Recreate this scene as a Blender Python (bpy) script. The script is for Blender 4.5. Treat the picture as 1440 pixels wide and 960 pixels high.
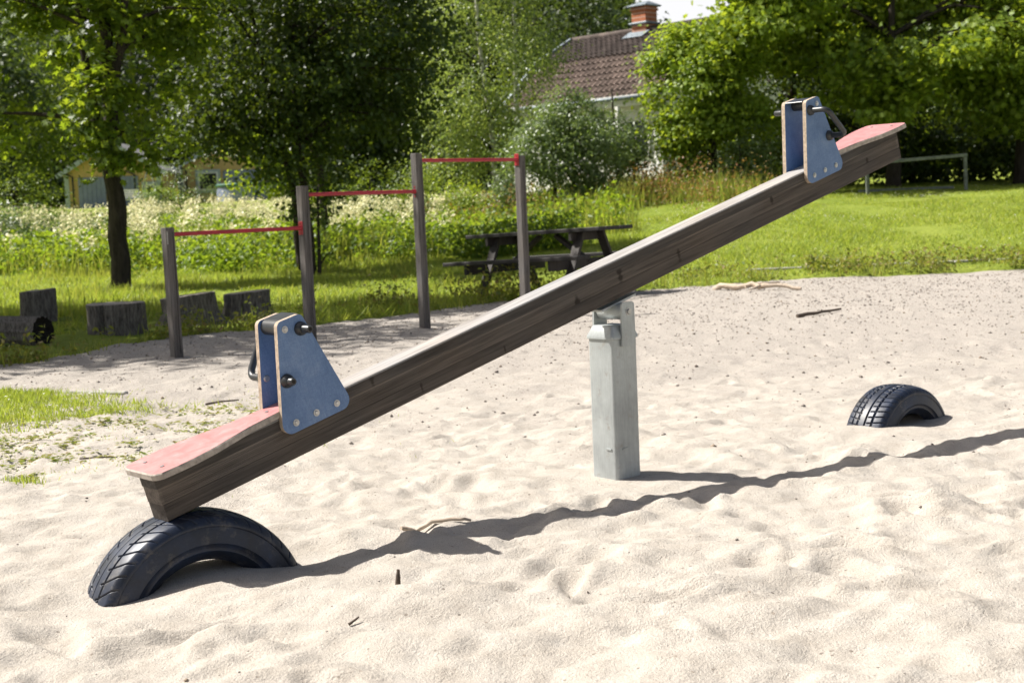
import bpy, bmesh, math, random
import numpy as np
from mathutils import Vector, Matrix, Euler

for o in list(bpy.data.objects):
    bpy.data.objects.remove(o)
S = bpy.context.scene
COL = S.collection
R = math.radians

# ------------------------------------------------------------------ camera, sky, sun, exposure
CAM_H, PITCH, ROLL = 1.08, R(5.4), R(2.4)
cam_data = bpy.data.cameras.new("camera")
cam = bpy.data.objects.new("camera", cam_data)
COL.objects.link(cam)
cam_data.lens, cam_data.sensor_width = 50.0, 36.0
cam_data.clip_end = 3000
cam.matrix_world = (Matrix.Translation((0, 0, CAM_H)) @ Matrix.Rotation(math.pi / 2 - PITCH, 4, 'X')
                    @ Matrix.Rotation(-ROLL, 4, 'Z'))
cam_data.dof.use_dof = True
cam_data.dof.focus_distance = 4.9
cam_data.dof.aperture_fstop = 6.3
S.camera = cam

SUN_DIR = Vector((-0.80, 0.22, 1.0)).normalized()          # towards the sun
EL = math.asin(SUN_DIR.z)
AZ = math.atan2(SUN_DIR.x, SUN_DIR.y)
world = bpy.data.worlds.new("World")
S.world = world
world.use_nodes = True
wn = world.node_tree.nodes
sky = wn.new("ShaderNodeTexSky")
sky.sky_type = 'NISHITA'
sky.sun_disc = False
sky.sun_elevation = EL
sky.sun_rotation = AZ % (2 * math.pi)
sky.dust_density = 5.0
bgn = wn["Background"]
bgn.inputs["Strength"].default_value = 0.05
wl = world.node_tree.links
# bright summer cloud lying along the whole horizon, broken up by noise
wc = wn.new("ShaderNodeTexCoord"); wsep = wn.new("ShaderNodeSeparateXYZ"); wl.new(wc.outputs["Generated"], wsep.inputs[0])
wmap = wn.new("ShaderNodeMapping"); wmap.inputs["Scale"].default_value = (2.2, 2.2, 6.0); wl.new(wc.outputs["Generated"], wmap.inputs["Vector"])
wno = wn.new("ShaderNodeTexNoise"); wno.inputs["Scale"].default_value = 1.6; wno.inputs["Detail"].default_value = 6; wl.new(wmap.outputs[0], wno.inputs["Vector"])
wadd = wn.new("ShaderNodeMath"); wadd.operation = 'MULTIPLY_ADD'; wl.new(wno.outputs["Fac"], wadd.inputs[0]); wadd.inputs[1].default_value = -0.30; wl.new(wsep.outputs["Z"], wadd.inputs[2])
wr = wn.new("ShaderNodeMapRange"); wl.new(wadd.outputs[0], wr.inputs["Value"])
wr.inputs["From Min"].default_value = 0.085; wr.inputs["From Max"].default_value = 0.02; wr.inputs["To Min"].default_value = 0; wr.inputs["To Max"].default_value = 1
wmix = wn.new("ShaderNodeMix"); wmix.data_type = 'RGBA'; wl.new(wr.outputs[0], wmix.inputs[0]); wl.new(sky.outputs[0], wmix.inputs[6]); wmix.inputs[7].default_value = (10.0, 10.0, 10.2, 1)
wl.new(wmix.outputs[2], bgn.inputs[0])

sun_data = bpy.data.lights.new("sun", 'SUN')
sun_data.energy, sun_data.angle, sun_data.color = 5.0, R(0.53), (1.0, 0.96, 0.90)
sun = bpy.data.objects.new("sun", sun_data)
COL.objects.link(sun)
sun.rotation_euler = (-SUN_DIR).to_track_quat('-Z', 'Y').to_euler()
sun.location = SUN_DIR * 60

S.view_settings.view_transform = 'Standard'
S.view_settings.look = 'None'
S.view_settings.exposure = 0.98
S.view_settings.gamma = 1.0
S.cycles.max_bounces = 7
S.cycles.diffuse_bounces = 3
S.cycles.transmission_bounces = 5

rng = np.random.default_rng(7)
random.seed(7)

# ------------------------------------------------------------------ noise (numpy)
def _hash(ix, iy, seed):
    h = (ix.astype(np.int64) * 374761393 + iy.astype(np.int64) * 668265263 + seed * 974711) & 0x7fffffff
    h = ((h ^ (h >> 13)) * 1274126177) & 0x7fffffff
    return ((h ^ (h >> 16)) & 0xffff) / 65535.0

def vnoise(x, y, seed=0):
    x = np.asarray(x, float); y = np.asarray(y, float)
    ix, iy = np.floor(x), np.floor(y)
    fx, fy = x - ix, y - iy
    ux, uy = fx * fx * fx * (fx * (fx * 6 - 15) + 10), fy * fy * fy * (fy * (fy * 6 - 15) + 10)
    a, b = _hash(ix, iy, seed), _hash(ix + 1, iy, seed)
    c, d = _hash(ix, iy + 1, seed), _hash(ix + 1, iy + 1, seed)
    return (a * (1 - ux) + b * ux) * (1 - uy) + (c * (1 - ux) + d * ux) * uy - 0.5

def fbm(x, y, seed=0, octs=4):
    t, a = 0, 1.0
    for k in range(octs):
        t = t + a * vnoise(np.asarray(x) * 2 ** k + 17.3 * k, np.asarray(y) * 2 ** k - 9.1 * k, seed + k)
        a *= 0.5
    return t

def sstep(a, b, x):
    t = np.clip((np.asarray(x, float) - a) / (b - a), 0, 1)
    return t * t * (3 - 2 * t)

# ------------------------------------------------------------------ the lie of the land
EX = [-30, -14, -6, -4.0, -3.6, -3.1, -2.1, -1.0, -0.1, 1.6, 3.5, 5.2, 6.6, 14, 30]
EY = [4, 8.5, 10.6, 11.2, 12.1, 13.1, 14.3, 15.1, 16.3, 17.4, 18.2, 18.2, 18.3, 18.0, 17.0]
def edge(x):
    return np.interp(x, EX, EY)
def lawn_h(x, y):                                            # height of the grassland
    x = np.asarray(x, float); y = np.asarray(y, float)
    yy = [-50, 15, 18, 21, 24, 30, 33, 40, 48, 60, 80, 120, 250, 600]
    r = np.interp(y, yy, [0, 0, .03, .18, .42, .83, 1.0, 1.25, 1.5, 1.75, 2.0, 2.6, 5, 9])
    l = np.interp(y, yy, [0, 0, .04, .08, .12, .26, .34, .58, .90, 1.4, 2.0, 2.6, 5, 9])
    w = sstep(-2, 4, x)
    return l * (1 - w) + r * w + 0.10 * fbm(x * .35, y * .35, 31, 3) * sstep(0.5, 4, y - edge(x))
def ground_h(x, y):                                          # what plants and props stand on
    return lawn_h(x, y)
def gz(x, y):
    return float(lawn_h(x, y))

# ------------------------------------------------------------------ materials
MATS = {}
class NT:
    def __init__(s, name):
        s.m = bpy.data.materials.new(name); s.m.use_nodes = True
        s.t = s.m.node_tree; s.n = s.t.nodes; s.l = s.t.links
        s.b = s.n["Principled BSDF"]; s.out = s.n["Material Output"]
    def new(s, kind, **kw):
        n = s.n.new("ShaderNode" + kind)
        for k, v in kw.items():
            if k in n.inputs: n.inputs[k].default_value = v
            else: setattr(n, k, v)
        return n
    def link(s, a, b): s.l.new(a, b)
    def coords(s, kind="Object", scale=(1, 1, 1)):
        c = s.new("TexCoord"); m = s.new("Mapping"); m.inputs["Scale"].default_value = scale
        s.link(c.outputs[kind], m.inputs["Vector"]); return m.outputs["Vector"]
    def noise(s, vec, scale, detail=4, rough=.55, dist=0):
        n = s.new("TexNoise"); n.inputs["Scale"].default_value = scale
        n.inputs["Detail"].default_value = detail; n.inputs["Roughness"].default_value = rough
        n.inputs["Distortion"].default_value = dist
        if vec is not None: s.link(vec, n.inputs["Vector"])
        return n.outputs["Fac"]
    def ramp(s, fac, stops):
        r = s.new("ValToRGB"); e = r.color_ramp.elements
        while len(e) < len(stops): e.new(0.5)
        for i, (p, c) in enumerate(stops):
            e[i].position = p; e[i].color = (*c, 1) if len(c) == 3 else c
        s.link(fac, r.inputs["Fac"]); return r.outputs["Color"]
    def mix(s, fac, a, b, mode='MIX'):
        m = s.new("Mix", data_type='RGBA', blend_type=mode)
        for sock, v in ((m.inputs[0], fac), (m.inputs[6], a), (m.inputs[7], b)):
            if hasattr(v, "links"): s.link(v, sock)
            elif isinstance(v, (int, float)): sock.default_value = v
            else: sock.default_value = (*v, 1)
        return m.outputs[2]
    def math(s, op, a, b=None):
        m = s.new("Math", operation=op)
        for i, v in enumerate((a, b)):
            if v is None: continue
            if hasattr(v, "links"): s.link(v, m.inputs[i])
            else: m.inputs[i].default_value = v
        return m.outputs[0]
    def bump(s, h, strength=.5, dist=.01, normal=None):
        b = s.new("Bump"); b.inputs["Strength"].default_value = strength; b.inputs["Distance"].default_value = dist
        s.link(h, b.inputs["Height"])
        if normal is not None: s.link(normal, b.inputs["Normal"])
        s.link(b.outputs["Normal"], s.b.inputs["Normal"]); return b.outputs["Normal"]
    def base(s, c):
        if hasattr(c, "links"): s.link(c, s.b.inputs["Base Color"])
        else: s.b.inputs["Base Color"].default_value = (*c, 1)
    def set(s, rough=.7, spec=.4, metal=0):
        s.b.inputs["Roughness"].default_value = rough
        s.b.inputs["Specular IOR Level"].default_value = spec
        s.b.inputs["Metallic"].default_value = metal
        return s.m

def mat_plain(name, col, rough=.6, spec=.4, metal=0, var=.25, scale=12, bump=.0):
    t = NT(name); v = t.coords("Object")
    n = t.noise(v, scale, 5)
    dark = tuple(c * (1 - var) for c in col); lite = tuple(min(1, c * (1 + var)) for c in col)
    t.base(t.ramp(n, [(.3, dark), (.7, lite)]))
    if bump: t.bump(n, bump, .004)
    return t.set(rough, spec, metal)

def mat_wood(name, light, dark, axis=0, ridges=0.0, rough=.8, knots=(), spec=.25):
    t = NT(name)
    sc = [22, 22, 22]; sc[axis] = 1.2
    v = t.coords("Object", tuple(sc))
    g = t.noise(v, 2.2, 6, .65, .4)
    sc2 = [90, 90, 90]; sc2[axis] = 2.0
    v2 = t.coords("Object", tuple(sc2))
    fine = t.noise(v2, 2.0, 3, .6)
    big = t.noise(t.coords("Object"), 3.0, 3)
    c = t.ramp(g, [(.25, dark), (.55, light), (.8, tuple(x * 1.25 for x in light))])
    c = t.mix(.55, c, t.ramp(fine, [(.3, (.35, .35, .35)), (.65, (1, 1, 1))]), 'MULTIPLY')
    c = t.mix(t.ramp(big, [(.35, (0, 0, 0)), (.7, (1, 1, 1))]), c, t.mix(1, c, (1.16, 1.08, 1.0), 'MULTIPLY'))
    if knots:
        o = t.new("TexCoord")
        for (kx, ky, kz, kr) in knots:
            sub = t.new("VectorMath", operation='SUBTRACT'); t.link(o.outputs["Object"], sub.inputs[0])
            sub.inputs[1].default_value = (kx, ky, kz)
            mul = t.new("VectorMath", operation='MULTIPLY'); t.link(sub.outputs[0], mul.inputs[0])
            mul.inputs[1].default_value = (1.5, .35, .6)
            ln = t.new("VectorMath", operation='LENGTH'); t.link(mul.outputs[0], ln.inputs[0])
            d = t.math('ADD', ln.outputs["Value"], t.math('MULTIPLY', t.math('SUBTRACT', g, .5), kr * 2.2))
            msk = t.ramp(t.math('DIVIDE', d, kr * 2), [(.2, (.85, .85, .85)), (.42, (0, 0, 0))])
            c = t.mix(msk, c, (.028, .021, .016))
    t.base(c)
    h = t.math('ADD', g, t.math('MULTIPLY', fine, .7))
    t.bump(h, .55, .003)
    return t.set(rough, spec)

def mat_leaf(name, cols, trans, tfac=.42, rough=.48, spec=.32):
    t = NT(name)
    geo = t.new("NewGeometry")
    r = geo.outputs["Random Per Island"]
    c = t.ramp(r, [(i / max(1, len(cols) - 1), k) for i, k in enumerate(cols)])
    t.base(c); t.set(rough, spec)
    tr = t.new("BsdfTranslucent"); t.link(t.mix(.5, c, trans), tr.inputs["Color"])
    tc = t.mix(1, t.ramp(r, [(0, (.8, .9, .7)), (1, (1.15, 1.05, 1))]), trans, 'MULTIPLY')
    t.link(tc, tr.inputs["Color"])
    mx = t.new("MixShader"); mx.inputs[0].default_value = tfac
    t.link(t.b.outputs[0], mx.inputs[1]); t.link(tr.outputs[0], mx.inputs[2])
    t.link(mx.outputs[0], t.out.inputs["Surface"])
    return t.m

def mat_island(name, cols, rough=.85, spec=.2):
    t = NT(name); geo = t.new("NewGeometry")
    t.base(t.ramp(geo.outputs["Random Per Island"], [(i / max(1, len(cols) - 1), k) for i, k in enumerate(cols)]))
    return t.set(rough, spec)

def mat_sand():
    t = NT("dry_sand"); v = t.coords("Object")
    big = t.noise(v, 1.3, 4); mid = t.noise(v, 9, 5, .6); grain = t.noise(v, 270, 3, .8); grain2 = t.noise(v, 150, 3, .7)
    c = t.ramp(mid, [(.25, (.385, .345, .295)), (.5, (.455, .415, .362)), (.75, (.50, .462, .41))])
    sep = t.new("SeparateXYZ"); t.link(v, sep.inputs[0])
    far = t.math('ADD', t.math('MULTIPLY', t.math('SUBTRACT', sep.outputs["Y"], 6.6), .32), t.math('MULTIPLY', t.math('SUBTRACT', big, .5), 2.6))
    fm = t.new("Clamp"); t.link(far, fm.inputs["Value"])
    coarse = t.noise(v, 42, 4, .75)
    grav = t.ramp(grain2, [(.33, (.14, .13, .12)), (.45, (.365, .332, .295)), (.7, (.45, .412, .368))])
    grav = t.mix(.6, grav, t.ramp(coarse, [(.30, (.45, .43, .42)), (.46, (1, 1, 1)), (.75, (1.1, 1.08, 1.05))]), 'MULTIPLY')
    c = t.mix(t.math('MULTIPLY', fm.outputs[0], .9), c, grav)
    c = t.mix(.75, c, t.ramp(grain, [(.33, (.42, .39, .37)), (.47, (.97, .97, .97)), (.7, (1.14, 1.13, 1.11))]), 'MULTIPLY')
    vo = t.new("TexVoronoi", feature='F1'); vo.inputs["Scale"].default_value = 42; t.link(v, vo.inputs["Vector"])
    vs = t.new("SeparateColor"); t.link(vo.outputs["Color"], vs.inputs[0])
    spk = t.math('MULTIPLY', t.math('LESS_THAN', vo.outputs["Distance"], t.math('MULTIPLY', vs.outputs[1], .22)), t.math('GREATER_THAN', vs.outputs[0], .72))
    c = t.mix(t.math('MULTIPLY', spk, .75), c, t.mix(vs.outputs[2], (.10, .085, .07), (.30, .25, .20)))
    t.base(c)
    h = t.math('ADD', t.math('MULTIPLY', grain2, 1.0), t.math('MULTIPLY', coarse, 1.6))
    h = t.math('ADD', h, t.math('MULTIPLY', grain, .6))
    t.bump(h, .9, .006)
    return t.set(.95, .12)

def mat_soil():
    t = NT("grass_soil"); v = t.coords("Object")
    n = t.noise(v, .6, 6); n2 = t.noise(v, 14, 5)
    c = t.ramp(n, [(.3, (.16, .215, .030)), (.7, (.235, .275, .05))])
    c = t.mix(.6, c, t.ramp(n2, [(.3, (.45, .5, .4)), (.7, (1.1, 1.05, 1))]), 'MULTIPLY')
    t.base(c); t.bump(n2, .7, .05)
    return t.set(.95, .1)

def mat_bark(name, a, b, scale=1.0):
    t = NT(name); v = t.coords("Object", (9 * scale, 9 * scale, 1.6 * scale))
    n = t.noise(v, 2.2, 7, .7, .6)
    t.base(t.ramp(n, [(.3, b), (.65, a)])); t.bump(n, .9, .03)
    return t.set(.9, .15)

def mat_birch():
    t = NT("birch_bark"); v = t.coords("Object", (3, 3, 9)); n = t.noise(v, 2.0, 6, .7)
    t.base(t.ramp(n, [(.36, (.03, .03, .028)), (.45, (.5, .48, .43)), (.8, (.68, .65, .58))])); t.bump(n, .4, .01)
    return t.set(.75, .2)

def mat_panel():
    t = NT("worn_blue_laminate"); v = t.coords("Object")
    n = t.noise(v, 7, 6, .65); scr = t.noise(t.coords("Object", (14, 14, 70)), 4, 4, .7, 1.2); sc2 = t.noise(t.coords("Object", (70, 14, 9)), 4, 4, .7, .6)
    c = t.ramp(n, [(.3, (.08, .15, .30)), (.55, (.128, .21, .375)), (.8, (.21, .29, .44))])
    c = t.mix(.75, c, t.ramp(scr, [(.35, (.75, .78, .82)), (.6, (1, 1, 1)), (.75, (1.35, 1.3, 1.2))]), 'MULTIPLY')
    c = t.mix(.7, c, t.ramp(sc2, [(.38, (.75, .78, .82)), (.6, (1, 1, 1)), (.75, (1.4, 1.35, 1.2))]), 'MULTIPLY')
    t.base(c); t.bump(scr, .08, .001)
    return t.set(.5, .4)

def mat_seat():
    t = NT("worn_red_laminate"); v = t.coords("Object", (6, 6, 6))
    n = t.noise(v, 3, 6, .7, .5); f = t.noise(t.coords("Object", (10, 90, 90)), 3, 4, .7)
    c = t.ramp(n, [(.3, (.37, .135, .13)), (.6, (.46, .22, .21)), (.85, (.55, .36, .34))])
    c = t.mix(.4, c, t.ramp(f, [(.3, (.8, .75, .75)), (.7, (1.12, 1.15, 1.15))]), 'MULTIPLY')
    t.base(c); t.bump(f, .1, .001)
    return t.set(.45, .45)

def mat_galv():
    t = NT("galvanised_steel"); v = t.coords("Object")
    n = t.noise(v, 5, 6, .65); f = t.noise(t.coords("Object", (60, 60, 6)), 2, 4, .7)
    rust = t.noise(v, 14, 6, .75)
    c = t.ramp(n, [(.3, (.29, .31, .31)), (.7, (.45, .48, .48))])
    c = t.mix(.5, c, t.ramp(f, [(.3, (.75, .74, .72)), (.65, (1.05, 1.05, 1.05))]), 'MULTIPLY')
    c = t.mix(t.ramp(rust, [(.57, (0, 0, 0)), (.74, (.6, .6, .6))]), c, (.22, .165, .105))
    t.base(c); t.bump(n, .1, .004)
    return t.set(.5, .45, .35)

def mat_rubber():
    t = NT("weathered_tyre_rubber"); v = t.coords("Object"); n = t.noise(v, 9, 6, .65); d = t.noise(v, 45, 5, .7)
    c = t.ramp(n, [(.35, (.007, .009, .014)), (.6, (.012, .020, .042)), (.8, (.028, .055, .11))])
    c = t.mix(t.ramp(d, [(.55, (0, 0, 0)), (.75, (.5, .5, .5))]), c, (.04, .047, .062))
    sep = t.new("SeparateXYZ"); t.link(v, sep.inputs[0])
    dust = t.noise(v, 16, 6, .75)
    c = t.mix(t.ramp(dust, [(.54, (0, 0, 0)), (.72, (.55, .55, .55))]), c, (.16, .145, .12))
    t.base(c); t.bump(d, .15, .002)
    return t.set(.45, .45)

def mat_brick():
    t = NT("chimney_brick"); v = t.coords("Object", (1, 1, 1))
    b = t.new("TexBrick"); t.link(t.coords("Generated", (3, 3, 3)), b.inputs["Vector"])
    n = t.noise(v, 9, 5)
    c = t.ramp(n, [(.3, (.30, .10, .055)), (.7, (.46, .19, .10))])
    w = t.new("TexWave", wave_type='BANDS', bands_direction='Z'); t.link(v, w.inputs["Vector"]); w.inputs["Scale"].default_value = 2.2
    c = t.mix(t.ramp(w.outputs["Fac"], [(.82, (0, 0, 0)), (.95, (.6, .6, .6))]), c, (.45, .40, .36))
    t.base(c)
    return t.set(.9, .1)

M = {}
M['sand'] = mat_sand(); M['soil'] = mat_soil()
KN = [(-1.21, -.05, .125, .022), (-1.02, -.05, .03, .014), (.03, -.05, .085, .03), (-.22, -.05, .06, .028), (.38, -.05, .05, .022), (1.02, -.05, .1, .02), (-.62, -.05, .02, .012), (1.75, -.05, .06, .02), (-.45, .0, .15, .02), (.62, 0, .15, .018)]
M['beam_a'] = mat_wood("weathered_beam_wood", (.078, .070, .064), (.030, .027, .025), 0, knots=[k for k in KN if k[2] > .1])
M['beam_b'] = mat_wood("weathered_beam_wood_ribbed", (.150, .130, .113), (.062, .052, .045), 0, knots=[k for k in KN if k[2] <= .1])
M['beam_c'] = mat_wood("weathered_beam_wood_lower", (.088, .076, .067), (.034, .029, .026), 0, knots=[k for k in KN if k[2] < .054])
M['beam_top'] = mat_wood("sunlit_beam_top", (.34, .335, .33), (.19, .18, .172), 0)  # weathered grey top, painted paler to show the sun falling on it
M['post'] = mat_wood("grey_post_wood", (.140, .132, .126), (.05, .045, .043), 2)
M['table'] = mat_wood("dark_stained_table_wood", (.036, .034, .033), (.012, .011, .011), 0, rough=.65)
M['table_leg'] = mat_wood("dark_stained_leg_wood", (.050, .045, .042), (.018, .016, .015), 2, rough=.65)
M['panel'] = mat_panel(); M['seat'] = mat_seat(); M['galv'] = mat_galv(); M['rubber'] = mat_rubber()
M['ply'] = mat_plain("plywood_edge", (.36, .29, .22), .75, .2, 0, .35, 60)
M['ply_grey'] = mat_plain("weathered_plywood_edge", (.34, .30, .26), .75, .2, 0, .3, 50)
M['black'] = mat_plain("black_plastic", (.022, .024, .026), .38, .5, 0, .25, 20)
M['steel'] = mat_plain("bolt_steel", (.42, .42, .42), .35, .5, .8, .15, 40)
M['red'] = mat_plain("red_bar_paint", (.34, .018, .028), .35, .5, 0, .15, 14)
M['stump'] = mat_bark("grey_stump_wood", (.26, .235, .205), (.025, .022, .019), 2.6)
M['stump_top'] = mat_wood("cut_stump_top", (.36, .325, .28), (.16, .14, .12), 0)
M['char'] = mat_plain("dark_rotten_wood", (.022, .020, .018), .95, .1, 0, .5, 18, .6)
M['bark'] = mat_bark("tree_bark", (.10, .085, .068), (.028, .023, .018))
M['bark_dark'] = mat_bark("dark_tree_bark", (.06, .05, .04), (.018, .015, .012))
M['birch'] = mat_birch()
M['drift'] = mat_wood("bleached_stick", (.50, .43, .35), (.26, .20, .15), 0)
M['stick'] = mat_wood("dark_stick", (.12, .095, .075), (.04, .032, .028), 0)
M['kerb'] = mat_plain("kerb_stone", (.36, .345, .32), .9, .15, 0, .2, 9, .3)
M['pebble'] = mat_island("gravel_bits", [(.14, .12, .105), (.22, .195, .17), (.34, .31, .275), (.10, .085, .075), (.28, .22, .16)])
M['leaf_maple'] = mat_leaf("maple_leaf", [(.045, .08, .012), (.075, .12, .018), (.11, .16, .024), (.06, .10, .016)], (.42, .54, .03), .36)
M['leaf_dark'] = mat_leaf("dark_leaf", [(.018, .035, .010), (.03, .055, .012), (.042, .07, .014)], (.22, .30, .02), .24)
M['leaf_birch'] = mat_leaf("birch_leaf", [(.11, .16, .045), (.15, .205, .06), (.195, .245, .085)], (.42, .52, .10), .42, .38, .5)
M['leaf_grey'] = mat_leaf("grey_green_leaf", [(.075, .115, .045), (.11, .155, .06), (.15, .195, .085)], (.26, .36, .08), .36, .38, .5)
M['leaf_lime'] = mat_leaf("lime_green_leaf", [(.095, .15, .018), (.145, .215, .024), (.21, .275, .040)], (.50, .62, .04), .38)
M['leaf_mid'] = mat_leaf("mid_green_leaf", [(.045, .08, .015), (.075, .115, .022), (.105, .15, .03)], (.30, .40, .03), .30)
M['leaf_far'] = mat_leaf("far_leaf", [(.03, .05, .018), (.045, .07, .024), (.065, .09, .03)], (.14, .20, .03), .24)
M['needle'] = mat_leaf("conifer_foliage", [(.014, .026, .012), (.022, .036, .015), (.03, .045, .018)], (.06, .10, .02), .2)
M['grass'] = mat_leaf("grass_blade", [(.12, .18, .025), (.18, .245, .034), (.25, .29, .048), (.31, .30, .085)], (.48, .57, .07), .42, .5, .3)
M['tallgrass'] = mat_leaf("tall_grass_blade", [(.10, .145, .025), (.17, .20, .035), (.26, .25, .07), (.13, .18, .03)], (.42, .46, .07), .45, .5, .3)
M['herb'] = mat_leaf("herb_leaf", [(.06, .11, .015), (.09, .15, .018), (.13, .19, .025)], (.34, .46, .03), .42)
M['weed'] = mat_leaf("edge_weed_leaf", [(.06, .10, .015), (.12, .16, .025), (.22, .22, .05), (.20, .12, .05), (.09, .13, .02)], (.34, .38, .05), .38)
M['rust_weed'] = mat_leaf("dry_red_weed", [(.20, .085, .04), (.26, .14, .05), (.20, .19, .05)], (.35, .20, .06), .35)
M['cream'] = mat_leaf("cream_flower", [(.56, .53, .25), (.65, .62, .34), (.72, .70, .47)], (.8, .76, .5), .3)
M['white_flower'] = mat_leaf("white_flower", [(.75, .75, .70), (.8, .8, .76)], (.7, .7, .6), .3)
M['tile'] = mat_plain("brown_roof_tile", (.150, .112, .094), .85, .2, 0, .45, 1.6)
M['tile_dark'] = mat_plain("dark_roof_tile", (.095, .076, .067), .9, .15, 0, .45, 2.4)  # darker brown tile for the upper slopes and ridge cap
M['brick'] = mat_brick()
M['lead'] = mat_plain("zinc_flashing", (.20, .235, .26), .5, .4, .3, .2, 4)
M['white'] = mat_plain("white_board_paint", (.74, .73, .69), .7, .3, 0, .06, 4)
M['ochre'] = mat_plain("ochre_board_paint", (.55, .385, .17), .75, .25, 0, .08, 5)
M['sage'] = mat_plain("sage_trim_paint", (.37, .42, .45), .7, .3, 0, .08, 5)
M['bluegrey'] = mat_plain("blue_grey_door_paint", (.22, .25, .36), .7, .3, 0, .1, 5)
M['glass'] = mat_plain("dark_window_glass", (.02, .024, .028), .12, .6, 0, .2, 2)
M['roofing'] = mat_plain("grey_roofing", (.17, .17, .17), .85, .2, 0, .2, 3)
M['green_rim'] = mat_plain("dark_green_pad", (.02, .10, .06), .6, .4, 0, .1, 3)
M['rail'] = mat_plain("shade_darkened_white_rail", (.16, .175, .155), .85, .15, 0, .35, 14)  # flaking white paint, its colour darkened for the shade over the goal frame

# ------------------------------------------------------------------ mesh helpers
def link(name, me, mats, parent=None, smooth=False):
    for m in (mats if isinstance(mats, (list, tuple)) else [mats]):
        me.materials.append(m)
    if smooth:
        me.polygons.foreach_set("use_smooth", np.ones(len(me.polygons), dtype=bool))
    o = bpy.data.objects.new(name, me)
    COL.objects.link(o)
    if parent is not None: o.parent = parent
    return o

class MB:
    """collects shapes into one mesh"""
    def __init__(s): s.v = []; s.f = []; s.mi = []
    def add(s, verts, faces, mi=0):
        n = len(s.v); s.v += [tuple(map(float, p)) for p in verts]
        s.f += [tuple(i + n for i in f) for f in faces]; s.mi += [mi] * len(faces)
    def box(s, c, size, rot=None, mi=0, bev=0.0):
        bm = bmesh.new(); bmesh.ops.create_cube(bm, size=1)
        bmesh.ops.scale(bm, vec=size, verts=bm.verts)
        if bev: bmesh.ops.bevel(bm, geom=bm.edges[:], offset=bev, segments=1, affect='EDGES', profile=.5)
        mt = Matrix.Translation(c)
        if rot is not None: mt = mt @ (rot.to_4x4() if isinstance(rot, Matrix) else Euler(rot).to_matrix().to_4x4())
        bm.verts.index_update()
        s.add([mt @ v.co for v in bm.verts], [[v.index for v in f.verts] for f in bm.faces], mi); bm.free()
    def bar(s, a, b, w, h, mi=0, up=(0, 0, 1), bev=0.0):
        a, b = Vector(a), Vector(b); x = (b - a); L = x.length; x.normalize()
        y = Vector(up).cross(x).normalized(); z = x.cross(y)
        s.box((a + b) / 2, (L, w, h), Matrix((x, y, z)).transposed(), mi, bev)
    def tube(s, pts, radii, seg=10, mi=0, cap=True):
        pts = [Vector(p) for p in pts]; n = len(pts)
        if not hasattr(radii, '__len__'): radii = [radii] * n
        vs, fs = [], []
        t0 = (pts[1] - pts[0]).normalized()
        ref = Vector((1, 0, 0)) if abs(t0.x) < .9 else Vector((0, 1, 0))
        u = t0.cross(ref).normalized()
        for i in range(n):
            t = (pts[min(i + 1, n - 1)] - pts[max(i - 1, 0)]).normalized()
            u = (u - t * u.dot(t)).normalized(); w = t.cross(u)
            for k in range(seg):
                a = 2 * math.pi * k / seg
                vs.append(pts[i] + (u * math.cos(a) + w * math.sin(a)) * radii[i])
        for i in range(n - 1):
            for k in range(seg):
                fs.append((i * seg + k, i * seg + (k + 1) % seg, (i + 1) * seg + (k + 1) % seg, (i + 1) * seg + k))
        if cap:
            fs.append(tuple(range(seg))[::-1]); fs.append(tuple((n - 1) * seg + k for k in range(seg)))
        s.add(vs, fs, mi)
    def prism(s, outline, y0, y1, axis='Y', mi=0, edge_mi=None):
        """outline in (x,z), extruded along y"""
        n = len(outline); p = [(x, y0, z) for x, z in outline] + [(x, y1, z) for x, z in outline]
        s.add(p, [tuple(range(n)), tuple(range(2 * n - 1, n - 1, -1))]
              + [(i, i + n, (i + 1) % n + n, (i + 1) % n) for i in range(n)], mi)
        if edge_mi is not None: s.mi[-n:] = [edge_mi] * n
    def build(s, name, mats, parent=None, smooth=False, auto=None):
        me = bpy.data.meshes.new(name); me.from_pydata(s.v, [], s.f)
        if any(s.mi): me.polygons.foreach_set("material_index", s.mi)
        me.validate(); me.update()
        bm = bmesh.new(); bm.from_mesh(me); bmesh.ops.recalc_face_normals(bm, faces=bm.faces); bm.to_mesh(me); bm.free()
        o = link(name, me, mats, parent, smooth)
        if auto is not None:
            me.polygons.foreach_set("use_smooth", np.ones(len(me.polygons), dtype=bool))
            me.set_sharp_from_angle(angle=R(auto))
        return o

def np_mesh(name, V, Fq, mats, parent=None, smooth=False, k=3, mi=None):
    V = np.asarray(V, np.float32).reshape(-1, 3); Fq = np.asarray(Fq, np.int32).reshape(-1, k)
    me = bpy.data.meshes.new(name)
    me.vertices.add(len(V)); me.vertices.foreach_set("co", V.ravel())
    me.loops.add(Fq.size); me.loops.foreach_set("vertex_index", Fq.ravel())
    me.polygons.add(len(Fq)); me.polygons.foreach_set("loop_start", np.arange(0, Fq.size, k, dtype=np.int32))
    if mi is not None: me.polygons.foreach_set("material_index", np.asarray(mi, np.int32))
    me.update(calc_edges=True)
    return link(name, me, mats, parent, smooth)

def empty(name, loc=(0, 0, 0), rz=0.0):
    o = bpy.data.objects.new(name, None); COL.objects.link(o)
    o.location = loc; o.rotation_euler = (0, 0, rz); o.empty_display_size = .2
    return o
def tag(o, label=None, cat=None, group=None, kind=None):
    if label: o['label'] = label
    if cat: o['category'] = cat
    if group: o['group'] = group
    if kind: o['kind'] = kind
    return o
def dup(o, parent=None):
    c = o.copy(); COL.objects.link(c)
    if parent is not None: c.parent = parent
    for ch in list(o.children): dup(ch, c)
    return c

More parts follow.
